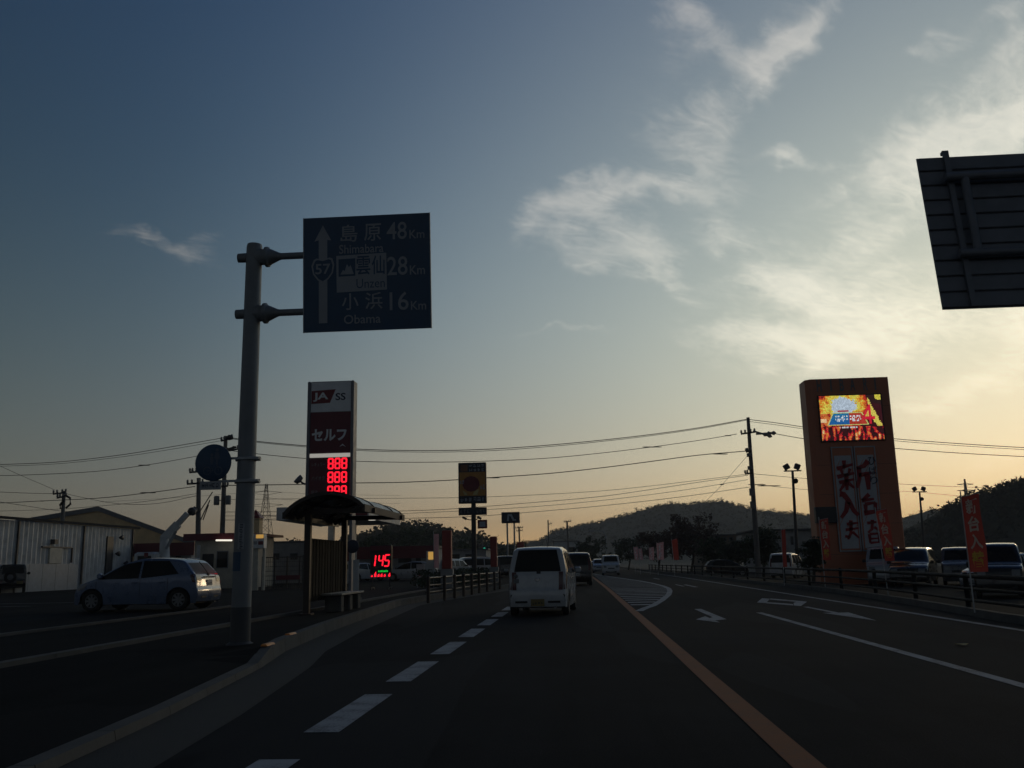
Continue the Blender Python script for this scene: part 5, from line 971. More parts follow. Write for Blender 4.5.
# truck with a white crane boom
Yk = 52.0; p = A(170, 575, Yk); g0 = lz(p.x)
t = thing('crane_truck', 'white truck with its white crane boom raised, behind the blue hatchback', 'crane truck', (p.x, Yk, g0))
def kx(px, py, d=0.): return A(px, py, Yk + d)
mb = MB(); a, b = kx(140, 566), kx(163, 552); mb.box(((a.x + b.x) / 2, Yk, (g0 + .7 + b.z) / 2), (b.x - a.x, 1.8, b.z - g0 - .7), 0, bev=.12); cb = mb.build('cab', 'car_white', t)
mb = MB(); mb.box(((a.x + b.x) / 2, Yk - .905, b.z - .42), ((b.x - a.x) * .6, .012, .42), 0); mb.build('window', 'glass', cb)
mb = MB(); q = kx(153.5, 555); mb.face([q + Vector((-.12, -.93, -.12)), q + Vector((.12, -.93, -.12)), q + Vector((.12, -.93, .12)), q + Vector((-.12, -.93, .12))]); mb.build('door_mark', 'red', cb)
mb = MB(); a, b = kx(168, 566), kx(194, 558); mb.box(((a.x + b.x) / 2, Yk, (g0 + .75 + b.z) / 2), (b.x - a.x, 1.9, b.z - g0 - .75), 0, bev=.03); mb.build('load_bed', 'dirtywhite', t)
mb = MB(); mb.box((p.x - .3, Yk, g0 + .6), (3.2, .8, .25), 0); mb.build('chassis', 'darksteel', t)
for px in (146, 187):
    for sy in (-.75, .75): q = A(px, 570, Yk); mb = MB(); mb.lathe((q.x, Yk + sy, g0 + .38), Y3 * (1 if sy > 0 else -1), [(-.1, .2), (-.1, .36), (-.06, .38), (.06, .38), (.1, .34), (.1, .001)], 0, 22); mb.build('wheel', 'tyre', t)
mb = MB(); a, b = kx(164.5, 558), kx(164.5, 537); mb.tube([a, b], [.30, .24], 0, 10); mb.build('crane_column', 'dirtywhite', t)
mb = MB(); a, b, c = kx(163.5, 539), kx(178, 524), kx(187.5, 513.5); mb.bar(a, b, .34, .42); mb.bar(b - (b - a) * .2, c, .26, .28); mb.build('boom', 'dirtywhite', t)
mb = MB(); mb.tube([kx(166, 549, -.3), kx(176, 531, -.3)], .09, 0, 8); mb.build('ram', 'galv', t)
mb = MB(); q = kx(192, 511.5); mb.lathe(q, Vector((-.5, 0, .6)), [(-.25, .08), (-.1, .24), (.15, .22), (.25, .06)], 0, 12); mb.build('hook_block', 'darksteel', t)
# mesh fence behind the shelter
Yf = 50.0; x0, x1 = A(262, 575, Yf).x, A(312, 575, Yf).x
t = thing('mesh_fence', 'dark mesh fence with posts and rails in front of the storage building', 'fence', ((x0 + x1) / 2, Yf, gz(-18) + .15))
zf0, zf1 = gz(-18) + .12, A(290, 557, Yf).z
for k in range(5): xx = x0 + (x1 - x0) * k / 4; mb = MB(); mb.tube([(xx, Yf, zf0), (xx, Yf, zf1 + .05)], .04, 0, 8); mb.build('post', 'darksteel', t)
mb = MB()
for k in range(26): xx = x0 + (x1 - x0) * k / 25; mb.box((xx, Yf, (zf0 + zf1) / 2), (.012, .012, zf1 - zf0), 0)
for k in range(8): mb.box(((x0 + x1) / 2, Yf, zf0 + (zf1 - zf0) * k / 7), (x1 - x0, .014, .02 if k not in (0, 7) else .05), 0)
mb.build('mesh_panel', 'darksteel', t)
mb = MB(); a, b = A(276, 580, Yf - .05), A(300, 575, Yf - .05); mb.box(((a.x + b.x) / 2, Yf - .04, (a.z + b.z) / 2), (b.x - a.x, .02, b.z - a.z), 0); mb.build('notice', 'darkred', t)

# ------------------------------------------------------------------ the orange pachinko tower
YT = 50.0
a, b = A(805.3, 380, YT), A(888, 376.8, YT); c = A(900, 560, YT)
xl, xr, zt = a.x, b.x, b.z; tg = -.18; TW = xr - xl
t = thing('sign_tower', 'tall orange-brown sign tower with a bright picture screen and white brush banners', 'sign tower', ((xl + xr) / 2, YT + 1, tg))
dpt = 1.45
mb = MB(); ch = .25
pl_ = [(xl + ch, YT), (xr - .06, YT), (xr, YT + .06), (xr, YT + dpt), (xl, YT + dpt), (xl, YT + ch)]
rows = [[Vector((x, y, z)) for x, y in pl_] for z in (tg, zt)]
for i in range(len(pl_)): mb.face([rows[0][i], rows[0][(i + 1) % 6], rows[1][(i + 1) % 6], rows[1][i]])
mb.face(rows[1]); body = mb.build('body', 'orange', t)
mb = MB()
for k in range(1, 7): z = tg + (zt - tg) * k / 7; mb.box(((xl + xr) / 2 + ch / 2, YT - .001, z), (TW - ch, .006, .02), 0)
mb.build('cladding_joint', 'boardbrown', body)
def tx(c): return A(790 + c / 9.31, 440, YT).x        # enlarged view of the top
def tz(r, c=550): return A(790 + c / 9.31, 370 + r / 9.31, YT).z
y_ = YT - .012
mb = MB()
for ch_, c0, c1 in (('H', 247, 292), ('I', 372, 388), ('B', 460, 500), ('A', 558, 605), ('R', 682, 722), ('I', 785, 800)):
    mb.text(ch_, (A(790 + c0 / 9.31, 385, YT).x, y_, zt - (tz(80, 550) - tz(200, 550))), X3, Z3, A(790 + c1 / 9.31, 385, YT).x - A(790 + c0 / 9.31, 385, YT).x, .72, 0, .03)
mb.build('lettering', 'roofgrey', body)
sx0, sx1, sz1, sz0 = A(818.3, 400, YT).x, A(879.5, 396, YT).x, tz(240, 540), tz(655, 560)
mb = MB(); mb.box(((sx0 + sx1) / 2, YT - .06, (sz0 + sz1) / 2), (sx1 - sx0 + .12, .12, sz1 - sz0 + .12), 0); scr = mb.build('screen_frame', 'ledboard', t)
# the picture: a plain blaze of yellow, white and red with a blue plaque and a red 4 (an LED grid of coloured cells)
NXs, NYs = 84, 60
def fn(x, y, s): return noise.noise(Vector((x * s, y * s, 3.7)))
rp = random.Random(77)
def pict(u, v):                                       # v up
    n = fn(u, v, 7) * .55 + fn(u, v, 17) * .55 + rp.uniform(-.28, .28); d = math.hypot((u - .40) / .30, (v - .76) / .27); g_ = rp.uniform(.6, 1.05)
    def k_(c, f=1.): return tuple(x * g_ * f for x in c)
    if v > .30:
        heat = 1.0 - d * .95 + n * .8 - max(0, u - .62) * 2.2 - max(0, .5 - v) * 1.2
        if d < .72 + n * .25: c = k_((.55, .66, .78))
        elif heat > .0: c = k_((.80, .70, .10))
        elif heat > -.35: c = k_((.80, .30, .03))
        elif heat > -.8: c = k_((.55, .04, .02))
        else: c = k_((.05, .008, .012))
        if u < .17 and v < .60: c = k_((.75, .22, .05)) if n > .05 else k_((.50, .03, .02)) if n > -.3 else k_((.06, .01, .01))
        if u < .10 and .40 < v < .48: c = k_((.95, .65, .35))
        q = abs(u - .90 - (.45 - v) * .32)            # a yellow streak down the dark right side
        if u > .78 and v > .12:
            if q < .045 + n * .03: c = k_((.80, .68, .12))
            elif math.hypot(u - .80, (v - .40)) > .42 and v > .55: c = k_((.03, .012, .012))
        if u > .91 and v > .88 and u + v > 1.83: c = k_((.75, .66, .08))
    else:
        k = fn(u * 2.4, v * .6, 9) + n * .45
        c = k_((.85, .62, .28)) if k > .50 else k_((.75, .22, .04)) if k > .22 else k_((.62, .02, .03)) if k > -.02 else k_((.04, .008, .01))
    if .325 < v < .625:                               # plaque
        hw = .235 + (.63 - v) * .36; cx_ = .44
        if abs(u - cx_) < hw:
            edge = hw - abs(u - cx_) < .022 or v < .345 or v > .605
            c = k_((.62, .66, .20)) if edge else (k_((.02, .12 + .30 * (v - .34), .40)) if u < .47 else k_((.50, .05, .03)))
            cell, fu, fv = int(u * 16), (u * 16) % 1, (v - .42) / .13
            r = random.Random(cell * 131 + int(fu * 3) * 7 + int(fv * 4) * 3)
            if not edge and 0 < fv < 1 and .24 < u < .66 and (r.random() < .48) and fu > .12: c = k_((.80, .84, .86))
    if .63 < v < .675 and .28 < u < .47: c = k_((.50, .03, .03), .9)
    if .265 < v < .30 and .29 < u < .58 and random.Random(int(u * 84)).random() < .55: c = k_((.7, .7, .72))
    uu, vv = (u - .69) / .17, (v - .37) / .40         # the 4
    if -.1 < uu < 1.1 and -.05 < vv < 1.05 and (abs(uu - .66) < .12 or (abs(vv - .28) < .08) or (uu < .7 and abs(vv - (.30 + uu * 1.0)) < .11)): c = k_((.72, .02, .05))
    elif 0 < uu < .6 and .2 < vv < .95 and vv < .32 + uu: c = k_((.80, .55, .10))
    return c
cols = []; mb = MB()
for j in range(NYs):
    for i in range(NXs):
        x0 = sx0 + (sx1 - sx0) * i / NXs; x1 = sx0 + (sx1 - sx0) * (i + 1) / NXs; z0 = sz0 + (sz1 - sz0) * j / NYs; z1 = sz0 + (sz1 - sz0) * (j + 1) / NYs
        mb.face([(x0, YT - .125, z0), (x1, YT - .125, z0), (x1, YT - .125, z1), (x0, YT - .125, z1)]); cols.append(pict((i + .5) / NXs, (j + .5) / NYs))
ms = bpy.data.materials.new('led_picture'); ms.use_nodes = True; M['led_picture'] = ms
bs = ms.node_tree.nodes['Principled BSDF']; at = N(ms.node_tree, 'ShaderNodeAttribute', attribute_name='picture'); ms.node_tree.links.new(at.outputs[0], bs.inputs['Emission Color']); bs.inputs['Emission Strength'].default_value = .85; bs.inputs['Base Color'].default_value = (.01, .01, .01, 1)
so_ = mb.build('screen', 'led_picture', scr)
ca = so_.data.color_attributes.new('picture', 'FLOAT_COLOR', 'CORNER')
for i, c in enumerate(cols):
    for k in range(4): ca.data[i * 4 + k].color = (*c, 1)
# framed brush banners
def bnx(c): return A(810 + c / 5.91, 455, YT).x
def bnz(r, c=260): return A(810 + c / 5.91, 440 + r / 5.91, YT).z
x0, xm_, x1 = bnx(122), bnx(254), bnx(384); z1, z0 = bnz(42), bnz(655)
for pa, pb in ((x0, xm_ - .03), (xm_ + .03, x1)):
    mb = MB(); mb.box(((pa + pb) / 2, YT - .05, (z0 + z1) / 2), (pb - pa, .08, z1 - z0), 1)
    for e in (pa + .03, pb - .03): mb.box((e, YT - .075, (z0 + z1) / 2), (.06, .08, z1 - z0 + .02), 0)
    for e in (z0, z1): mb.box(((pa + pb) / 2, YT - .077, e), (pb - pa, .08, .07), 0)
    fr = mb.build('banner_frame', ['alu', 'orange'], t)
    mb = MB(); zt_ = z1 - .45; mb.grid([[(pa + .14 + (pb - pa - .26) * u / 4, YT - .10 + .012 * math.sin(9 * v + 3 * u), z0 + .12 + (zt_ - z0 - .12) * v / 12) for u in range(5)] for v in range(13)]); bn = mb.build('banner', 'bannerw', fr)
    mb = MB()
    left = pa == x0
    def brush(pts, wd): 
        P = [Vector((pa + (pb - pa) * u, YT - .122, z0 + (z1 - z0) * v)) for u, v in pts]
        rows = []
        for i, p_ in enumerate(P):
            d = (P[min(i + 1, len(P) - 1)] - P[max(i - 1, 0)]).normalized(); q_ = Vector((-d.z, 0, d.x)) * wd / 2 * (1.15 - .5 * i / max(1, len(P) - 1)); rows.append([p_ - q_, p_ + q_])
        mb.grid(rows, 0, False)
    # 新 over both banners, 入 at left, 台 at right, 替 below: thick brush strokes
    if left:
        for pts, wd in (([(.20, .79), (.95, .83)], .20), ([(.55, .87), (.55, .80)], .2), ([(.38, .78), (.45, .73)], .16), ([(.80, .79), (.70, .73)], .16), ([(.18, .71), (.98, .745)], .2), ([(.25, .655), (.95, .685)], .18), ([(.60, .74), (.58, .58)], .24), ([(.52, .65), (.25, .575)], .18), ([(.66, .65), (.92, .60)], .18),
                        ([(.22, .545), (.40, .54), (.60, .48), (.80, .38), (.99, .335)], .30), ([(.58, .47), (.45, .38), (.20, .315)], .26), ([(.42, .255), (.95, .265)], .14), ([(.62, .29), (.58, .17), (.42, .11)], .18), ([(.35, .20), (.95, .215)], .14), ([(.66, .18), (.92, .12)], .14), ([(.30, .14), (.55, .13)], .14)): brush(pts, wd)
    else:
        for pts, wd in (([(.62, .86), (.40, .81), (.05, .79)], .26), ([(.16, .80), (.14, .69), (.02, .60)], .24), ([(.12, .72), (.72, .745)], .22), ([(.52, .73), (.52, .58)], .30),
                        ([(.52, .535), (.30, .50), (.15, .475)], .2), ([(.15, .475), (.72, .49)], .18), ([(.30, .44), (.30, .36)], .2), ([(.28, .44), (.78, .455)], .18), ([(.76, .455), (.74, .36)], .2), ([(.20, .355), (.98, .375)], .24), ([(.30, .26), (.85, .27)], .14), ([(.55, .29), (.50, .20), (.30, .17)], .16), ([(.60, .22), (.88, .18)], .14), ([(.36, .155), (.36, .07)], .16), ([(.36, .155), (.80, .16)], .14), ([(.80, .16), (.78, .07)], .16), ([(.36, .11), (.80, .115)], .1), ([(.36, .072), (.80, .078)], .12)): brush(pts, wd)
        for k, c_ in enumerate('ひばり'): mb.text(c_, (pa + (pb - pa) * .62, YT - .124, z1 - 1.0 - .52 * k), X3, Z3, .40, .44, 1, .01)
    mb.build('brush_lettering', ['bannerr', 'signnavy'], bn)
# dark porch roof at the tower's foot
a, b = A(812, 521, YT - 1), A(836, 507.5, YT - 1)
q = A(825.5, 515, YT - .2); mb = MB(); mb.box((q.x, YT - .2, q.z), (1.1, .36, .85), 0, bev=.03); mb.build('notice_box', 'darksteel', t)

# ------------------------------------------------------------------ flags along the right rail
def flag(label, px, py_t, py_b, Y, wpx, cloth, txt=None, lean=0., marks=0, grp='banner flags along the right rail', seed=1, textmat='flagtext'):
    tp, bt = A(px, py_t, Y), A(px, py_b, Y); g0 = -.17 if bt.x > 11.4 else .1
    wd = abs(A(px + wpx, py_t, Y).x - tp.x); H_ = tp.z - bt.z
    base = Vector((bt.x, Y, g0)); t = thing('banner_flag', label, 'banner flag', base, group=grp)
    ax = tp + X3 * lean * H_; ax.z = tp.z
    foot = Vector((bt.x, Y, g0))
    mb = MB(); mb.tube([foot, (foot + ax) / 2 + Z3 * 0, ax + (ax - foot).normalized() * .12], .014, 0, 8); mb.tube([ax, ax + X3 * wd + Z3 * wd * .2], .008, 0, 6); mb.build('pole', 'dirtywhite', t)
    def P(u, v, k=0.):                                # v from the top
        s_ = math.sin(7 * v + 5 * u + seed) * .03 + math.sin(3 * v + seed * 2) * .04
        q = ax + (Vector((bt.x, Y, bt.z)) - ax) * v
        return q + X3 * (wd * u * (1 - .08 * v)) + Z3 * (wd * .2 * u * (1 - v)) + Y3 * (s_ * u - .02 - k)
    mb = MB(); mb.grid([[P(u / 5, v / 14) for u in range(6)] for v in range(15)]); cl = mb.build('cloth', cloth, t)
    if txt:
        n = len(txt); mb = MB()
        for k, c_ in enumerate(txt):
            V, T = glyphs(c_, .03); v0, v1 = .045 + .92 * k / n, .045 + .92 * (k + .88) / n; i = len(mb.v)
            mb.v += [P(.16 + .68 * a, v1 + (v0 - v1) * b, .012) for a, b in V]
            for q in T: mb.f.append(tuple(i + j for j in q)); mb.mi.append(1 if k == n - 1 else 0); mb.sm.append(False)
        mb.build('lettering', [textmat, 'flaggold'], cl)
    if marks:
        rr = random.Random(seed); mb = MB()
        for k in range(marks):
            for j in range(5):
                u0, v0 = rr.uniform(.12, .5), .06 + .9 * (k + rr.uniform(.05, .7)) / marks; du, dv = (rr.uniform(.3, .45), .025) if j % 2 else (.12, rr.uniform(.08, .14)); mb.face([P(u, v, .012) for u, v in ((u0, v0 + dv), (u0 + du, v0 + dv), (u0 + du, v0), (u0, v0))])
        mb.build('print', 'white', cl)
    return t
flag('largest red flag with pale vertical lettering, before the parked cars at right', 970, 497, 572, 19.5, 18.5, 'flagred', '新台入替', -.12, seed=1)
flag('leaning red flag with pale lettering against the foot of the orange tower', 885, 511, 561, 28, 11.0, 'flagred', '新台入替', -.19, seed=2)
flag('dim red flag with lettering before the left corner of the orange tower', 823, 520, 560, 37, 9, 'flagred', '新台入替', -.1, seed=3)
flag('thin red flag in front of the white minivan', 783, 530, 567, 41, 4.2, 'flagred', None, -.05, seed=4)
flag('red flag beside the russet tree, right of the pink flags', 674, 540, 560, 74, 5.5, 'flagred', None, -.12, seed=5)
flag('tallest pink flag, at the right of the pink row under the russet tree', 657.5, 543.5, 560, 78, 7, 'flagpink', None, -.06, marks=4, seed=6)
flag('narrow pink flag in the middle of the pink row', 649.5, 548, 560, 82, 5, 'flagpink', None, -.05, marks=4, seed=7)
flag('leftmost pink flag of the row under the russet tree', 635, 547.5, 560, 88, 4, 'flagpink', None, -.12, marks=4, seed=8)
flag('small pink flag touching the leftmost pink one', 640, 549, 560, 86, 3.5, 'flagpink', None, -.16, marks=4, seed=9)

# ------------------------------------------------------------------ poles, pylons, lamps
def upole(name, label, pts, Y, r0, r1, arms=(), cans=(), extra=None, cat='utility pole', group='utility poles', material='polewood'):
    T_, B_ = A(*pts[0], Y), A(*pts[1], Y); g0 = gz(B_.x) - .1
    t = thing(name, label, cat, (B_.x, Y, g0), group=group)
    base = Vector((B_.x, Y, g0)); top_ = Vector((T_.x, Y, T_.z))
    mb = MB(); mb.tube([base, (base + top_) / 2, top_], [r0, (r0 + r1) / 2, r1], 0, 12); mb.build('shaft', material, t)
    for (px0, py0, px1, py1) in arms:
        a, b = A(px0, py0, Y - .15), A(px1, py1, Y - .15); mb = MB(); mb.bar(a, b, .10, .11); ar = mb.build('crossarm', 'darksteel', t)
        mb = MB()
        for f in (.03, .3, .7, .97): q = a + (b - a) * f; mb.lathe(q, Z3, [(.05, .03), (.1, .09), (.16, .05), (.2, .09), (.28, .03)], 0, 8)
        mb.build('insulator', 'insul', ar)
    for (px, py, r, h) in cans:
        q = A(px, py, Y - .2); mb = MB(); mb.lathe(q, Z3, [(-h / 2, .001), (-h / 2, r * .92), (-h / 2 + .06, r), (h / 2 - .08, r), (h / 2, r * .8), (h / 2 + .02, .001)], 0, 16); mb.bar(q, (t.location.x, Y, q.z), .06, .06); mb.build('transformer', 'xfmr', t)
    return t
tp = upole('utility_pole', 'tall utility pole standing left of the orange tower, many wires meeting on it', [(748, 417.5), (757.5, 560)], 66, .21, .12, [(741, 434, 755, 432), (746, 452, 751, 451), (745, 474, 753, 473)])
for k, (pa, pb) in enumerate((((753, 431), (770, 436)), ((756, 434), (774, 433)))):
    mb = MB(); a, b = A(*pa, 65.6), A(*pb, 65.6); mb.tube([a, b], .07, 0, 8); mb.lathe(b, (b - a), [(-.5, .05), (-.4, .16), (-.2, .08), (0, .16), (.15, .04)], 0, 8); mb.build('strain_insulator', 'insul', tp)
for z_ in (455, 468, 492, 505): mb = MB(); q = A(749.5 + (z_ - 455) * .07, z_, 65.7); mb.box(q, (.35, .3, .5 if z_ > 490 else .25), 0); mb.build('equipment_box', 'xfmr', tp)
tp = upole('utility_pole', 'utility pole with two grey transformer cans just left of the sign pole', [(225.8, 436), (221.5, 560)], 61, .20, .13, [(221, 441, 232, 438), (222, 452, 238, 449), (217, 487, 228, 486)], [(216.6, 500.5, .19, .62), (228.2, 500, .19, .62)])
mb = MB(); mb.bar(A(222, 451, 60.8), A(236, 447, 60.8), .12, .14); mb.lathe(A(229, 437.5, 60.8), X3, [(-.15, .1), (0, .2), (.25, .16), (.3, .02)], 0, 10); mb.build('switch', 'darksteel', tp)
tp = upole('utility_pole', 'shorter braced utility pole left of the transformer pole', [(198.8, 478), (198.8, 560)], 57, .20, .13, [(189.5, 472.5, 199, 471.5), (187, 484, 203, 483)])
for a, b in (((199.5, 512), (212.5, 492)), ((200.5, 520), (210, 500)), ((203, 520), (208.5, 505))): mb = MB(); mb.tube([A(*a, 56.8), A(*b, 57.2)], .035, 0, 6); mb.build('brace', 'darksteel', tp)
mb = MB(); mb.lathe(A(194, 511, 56.6), Vector((-.6, -.3, .4)), [(-.2, .1), (-.1, .25), (.15, .28), (.2, .02)], 0, 12); mb.build('horn_speaker', 'darksteel', tp)
tp = upole('utility_pole', 'short utility pole with a curved cable loop rising over the shed roof', [(64, 491), (61.5, 560)], 64, .19, .12, [(53, 494, 66, 492.5), (57, 498, 66, 496)])
mb = MB(); mb.tube([A(65, 495, 63.8), A(70, 498, 63.8), A(70.5, 504, 63.8), A(66, 508, 63.8)], .08, 0, 8); mb.tube([A(64, 500, 63.8), A(60, 505, 63.8), A(60.5, 509, 63.8)], .08, 0, 8); mb.build('cable_loop', 'wire', tp)
upole('utility_pole', 'far utility pole with a crossarm over the roof of the twin-post sign area', [(519, 526.5), (520.5, 565)], 170, .18, .14, [(515.5, 528, 523, 527.6), (516.5, 531, 522.5, 530.6)])
upole('utility_pole', 'far slim pole where the left end of the hill meets the sky', [(548, 520), (549, 560)], 210, .2, .14, [(548, 524.5, 552, 523.5)])
upole('utility_pole', 'far utility pole in front of the hill, above the dark minivan', [(567, 521), (569, 560)], 150, .18, .13, [(564, 522, 571, 521.5)])
upole('utility_pole', 'thin distant pole right of the orange billboard post', [(482, 537), (482.5, 562)], 200, .15, .1, [])
def lightpole(label, px_t, py_t, px_b, Y, half):
    T_, B_ = A(px_t, py_t, Y), A(px_b, 560, Y)
    t = thing('floodlight_pole', label, 'light pole', (B_.x, Y, -.2), group='floodlight poles in the right lot')
    mb = MB(); mb.tube([(B_.x, Y, -.2), T_], [.14, .09], 0, 10); mb.build('shaft', 'darksteel', t)
    mb = MB(); mb.bar(T_ - X3 * half - Z3 * .03, T_ + X3 * half - Z3 * .03, .09, .09); mb.build('crossarm', 'darksteel', t)
    for sx in (-.62, .5): mb = MB(); mb.box(T_ + Vector((sx * half * 1.1, -.05, .28)), (.42, .3, .42), 0, Matrix.Rotation(sx * .8, 3, 'Y'), bev=.04); mb.tube([T_ + Vector((sx * half * 1.1, 0, 0)), T_ + Vector((sx * half * 1.1, 0, .2))], .04, 0, 6); mb.build('lamp_head', 'darksteel', t)
    mb = MB(); q = T_ - Z3 * .8; mb.lathe(q + X3 * .15, Y3, [(-.1, .01), (-.1, .2), (.1, .2), (.1, .01)], 0, 10); mb.build('cable_coil', 'wire', t)
lightpole('two-headed floodlight pole just left of the orange tower', 792.5, 470.5, 797, 70, .65)
lightpole('two-headed floodlight pole right of the orange tower, before the hill', 919.5, 491.5, 925, 100, .75)
Yl = 150.0; T_, B_ = A(605.5, 532, Yl), A(606.5, 560, Yl)
t = thing('street_lamp', 'pale street lamp with an arm over the road, in front of the hill', 'street lamp', (B_.x, Yl, -.2))
mb = MB(); e = A(593, 530.5, Yl); mb.tube([(B_.x, Yl, -.2), (T_.x + .02, Yl, T_.z - .6), (T_.x - .4, Yl, T_.z + .15), e], [.12, .09, .07, .05], 0, 10); mb.build('pole', 'galv', t)
mb = MB(); mb.box(e + Vector((-.3, 0, -.05)), (.9, .3, .18), 0, bev=.05); mb.build('lamp_head', 'galv', t)
Yq = 130.0; q = A(484.5, 548.5, Yq)
t = thing('traffic_light', 'traffic light showing green, right of the billboard post', 'traffic light', (q.x - .9, Yq, gz(q.x)))
mb = MB(); mb.tube([(q.x - .9, Yq, gz(q.x)), (q.x - .9, Yq, q.z + .6)], .09, 0, 10); mb.tube([(q.x - .9, Yq, q.z + .35), (q.x + .6, Yq, q.z + .35)], .05, 0, 8); mb.build('pole', 'darksteel', t)
mb = MB(); mb.box((q.x + .45, Yq - .05, q.z), (1.4, .2, .5), 0, bev=.08); hd = mb.build('housing', 'darksteel', t)
for k in range(3): mb = MB(); mb.lathe((q.x + .45 * k, Yq - .16, q.z), -Y3, [(0, .001), (0, .15), (.04, .13), (.05, .001)], 0, 16); mb.build('lens', 'sig_g' if k == 0 else 'hubdark', hd)
def pylon(label, px, py, Y, pb, halfw):
    T_ = A(px, py, Y); g0 = 0.
    base = Vector((A(pb, 560, Y).x, Y, g0)); t = thing('transmission_tower', label, 'pylon', base, group='lattice transmission towers')
    H_ = T_.z - g0
    def wd(f): return halfw * (1 - f) ** 1.25 + .25
    mb = MB(); n = 9; rr = .075 * (Y / 250) * (1.5 if Y > 400 else 1)
    for sx, sy in ((-1, -1), (1, -1), (1, 1), (-1, 1)):
        mb.tube([base + Vector((sx * wd(k / n), sy * wd(k / n), H_ * k / n)) for k in range(n + 1)], rr, 0, 5)
    for k in range(n):
        a, b = wd(k / n), wd((k + 1) / n)
        for s_ in (-1, 1):
            mb.tube([base + Vector((-a, s_ * a, H_ * k / n)), base + Vector((b, s_ * b, H_ * (k + 1) / n))], rr * .6, 0, 4); mb.tube([base + Vector((a, s_ * a, H_ * k / n)), base + Vector((-b, s_ * b, H_ * (k + 1) / n))], rr * .6, 0, 4)
            mb.tube([base + Vector((s_ * a, -a, H_ * k / n)), base + Vector((s_ * b, b, H_ * (k + 1) / n))], rr * .6, 0, 4)
    mb.build('lattice_body', 'darksteel', t)
    for f in ((.62, .76, .90) if Y < 400 else (.76, .85, .93)): mb = MB(); z = H_ * f; aw = (4.2 + (1 - f) * 3) * (1 if Y < 400 else 1.35); mb.tube([base + Vector((-aw, 0, z)), base + Vector((0, 0, z + .5)), base + Vector((aw, 0, z))], rr * .8, 0, 5); mb.tube([base + Vector((-aw, 0, z)), base + Vector((0, 0, z - .6)), base + Vector((aw, 0, z))], rr * .6, 0, 4); mb.build('crossarm', 'darksteel', t)
    return t
pylon('lattice transmission tower on the skyline just right of the sign pole', 263.5, 484, 250, 264, 3.0)
pylon('lattice transmission tower on the skyline left of the largest red flag', 964, 479, 700, 974, 4.5)

def wire(label, pts, Y0, Y1=None, r=.03, lumps=(), group='overhead lines'):
    Y1 = Y0 if Y1 is None else Y1; x0, x1 = pts[0][0], pts[-1][0]; P = []
    n = max(10, int(abs(x1 - x0) / 14))
    for i in range(n + 1):                            # smooth curve through the points
        x = x0 + (x1 - x0) * i / n; k = 0
        while k < len(pts) - 2 and (x - pts[k + 1][0]) * (1 if x1 > x0 else -1) > 0: k += 1
        p0, p1, p2, p3 = pts[max(0, k - 1)], pts[k], pts[k + 1], pts[min(len(pts) - 1, k + 2)]
        h = p2[0] - p1[0]; u = (x - p1[0]) / h
        m1 = (p2[1] - p0[1]) / (p2[0] - p0[0]); m2 = (p3[1] - p1[1]) / (p3[0] - p1[0])
        y = (2 * u ** 3 - 3 * u ** 2 + 1) * p1[1] + (u ** 3 - 2 * u ** 2 + u) * h * m1 + (-2 * u ** 3 + 3 * u ** 2) * p2[1] + (u ** 3 - u ** 2) * h * m2
        P.append(A(x, y, Y0 + (Y1 - Y0) * i / n))
    mb = MB(); mb.tube(P, r * .5, 0, 5, False); o = mb.build('power_line', 'wire', None, P[0]); tag(o, label, 'power line', group)
    for (lx, ly, ln) in lumps:
        f = (lx - x0) / (x1 - x0); Yl_ = Y0 + (Y1 - Y0) * f; q = A(lx, ly, Yl_); d = (A(lx + 4, ly + (.0), Yl_) - q).normalized(); mb = MB(); mb.tube([q - d * ln * .35, q - d * ln * .25, q + d * ln * .25, q + d * ln * .35], [.014, .034, .034, .014], 0, 8); mb.build('cable_closure', 'wire', o)
wire('topmost cable running from the transformer pole off the left edge', [(225, 437.5), (170, 447), (120, 455), (60, 461.8), (0, 464.5), (-60, 466)], 61, r=.045)
wire('second cable from the transformer pole to the left edge, just below the topmost', [(225, 440), (170, 449.5), (120, 457), (60, 463.6), (0, 466.2), (-60, 467.5)], 61, r=.03)
wire('third cable from the transformer pole to the left edge, lower, with a dark sleeve', [(226, 450.5), (200, 455.5), (150, 464.5), (100, 471), (50, 474), (0, 475.6), (-60, 476)], 61, r=.04, lumps=[(144, 465.2, 1.2)])
wire('cable slanting down from the upper left edge to the short pole over the shed', [(-40, 449), (0, 466), (20, 475), (55, 490)], 50, 64, r=.03)
wire('slack cable dipping between the short shed pole and the braced pole', [(65, 493.5), (90, 499), (115, 503.4), (140, 504.6), (165, 502.5), (197, 495.5)], 64, 57, r=.03)
wire('level cable from the left edge to the arm of the short shed pole', [(-60, 490.5), (0, 492), (30, 493.2), (56, 493.6)], 64, r=.035)
wire('thick cable bundle from the left edge to the braced pole, with a sleeve', [(-60, 504), (0, 503), (40, 501), (100, 498), (150, 492.6), (195, 486.5)], 70, 57, r=.05, lumps=[(148, 492.7, 1.6), (42, 501, .5)])
wire('thin low cable from the left edge to the braced pole', [(-60, 512), (0, 511), (60, 509), (120, 504.2), (160, 499.5), (197, 493.5)], 80, 57, r=.03)
wire('cable sloping down from the left edge to behind the short shed pole', [(-40, 496.5), (0, 502), (30, 506.5), (60, 511), (80, 512)], 60, 72, r=.035)
main = [(226, 437), (254, 441), (306, 445.8), (355, 449), (400, 450.4), (450, 450.4), (500, 448.6), (550, 445), (600, 440.3), (650, 434.6), (700, 427.6), (748, 419)]
wire('topmost cable crossing the road between the transformer pole and the tall pole', main, 61, 66, r=.055)
wire('cable hanging just under the topmost one across the road', [(x, y + 1.7 - .8 * abs(x - 487) / 260) for x, y in main], 61.3, 66.3, r=.04)
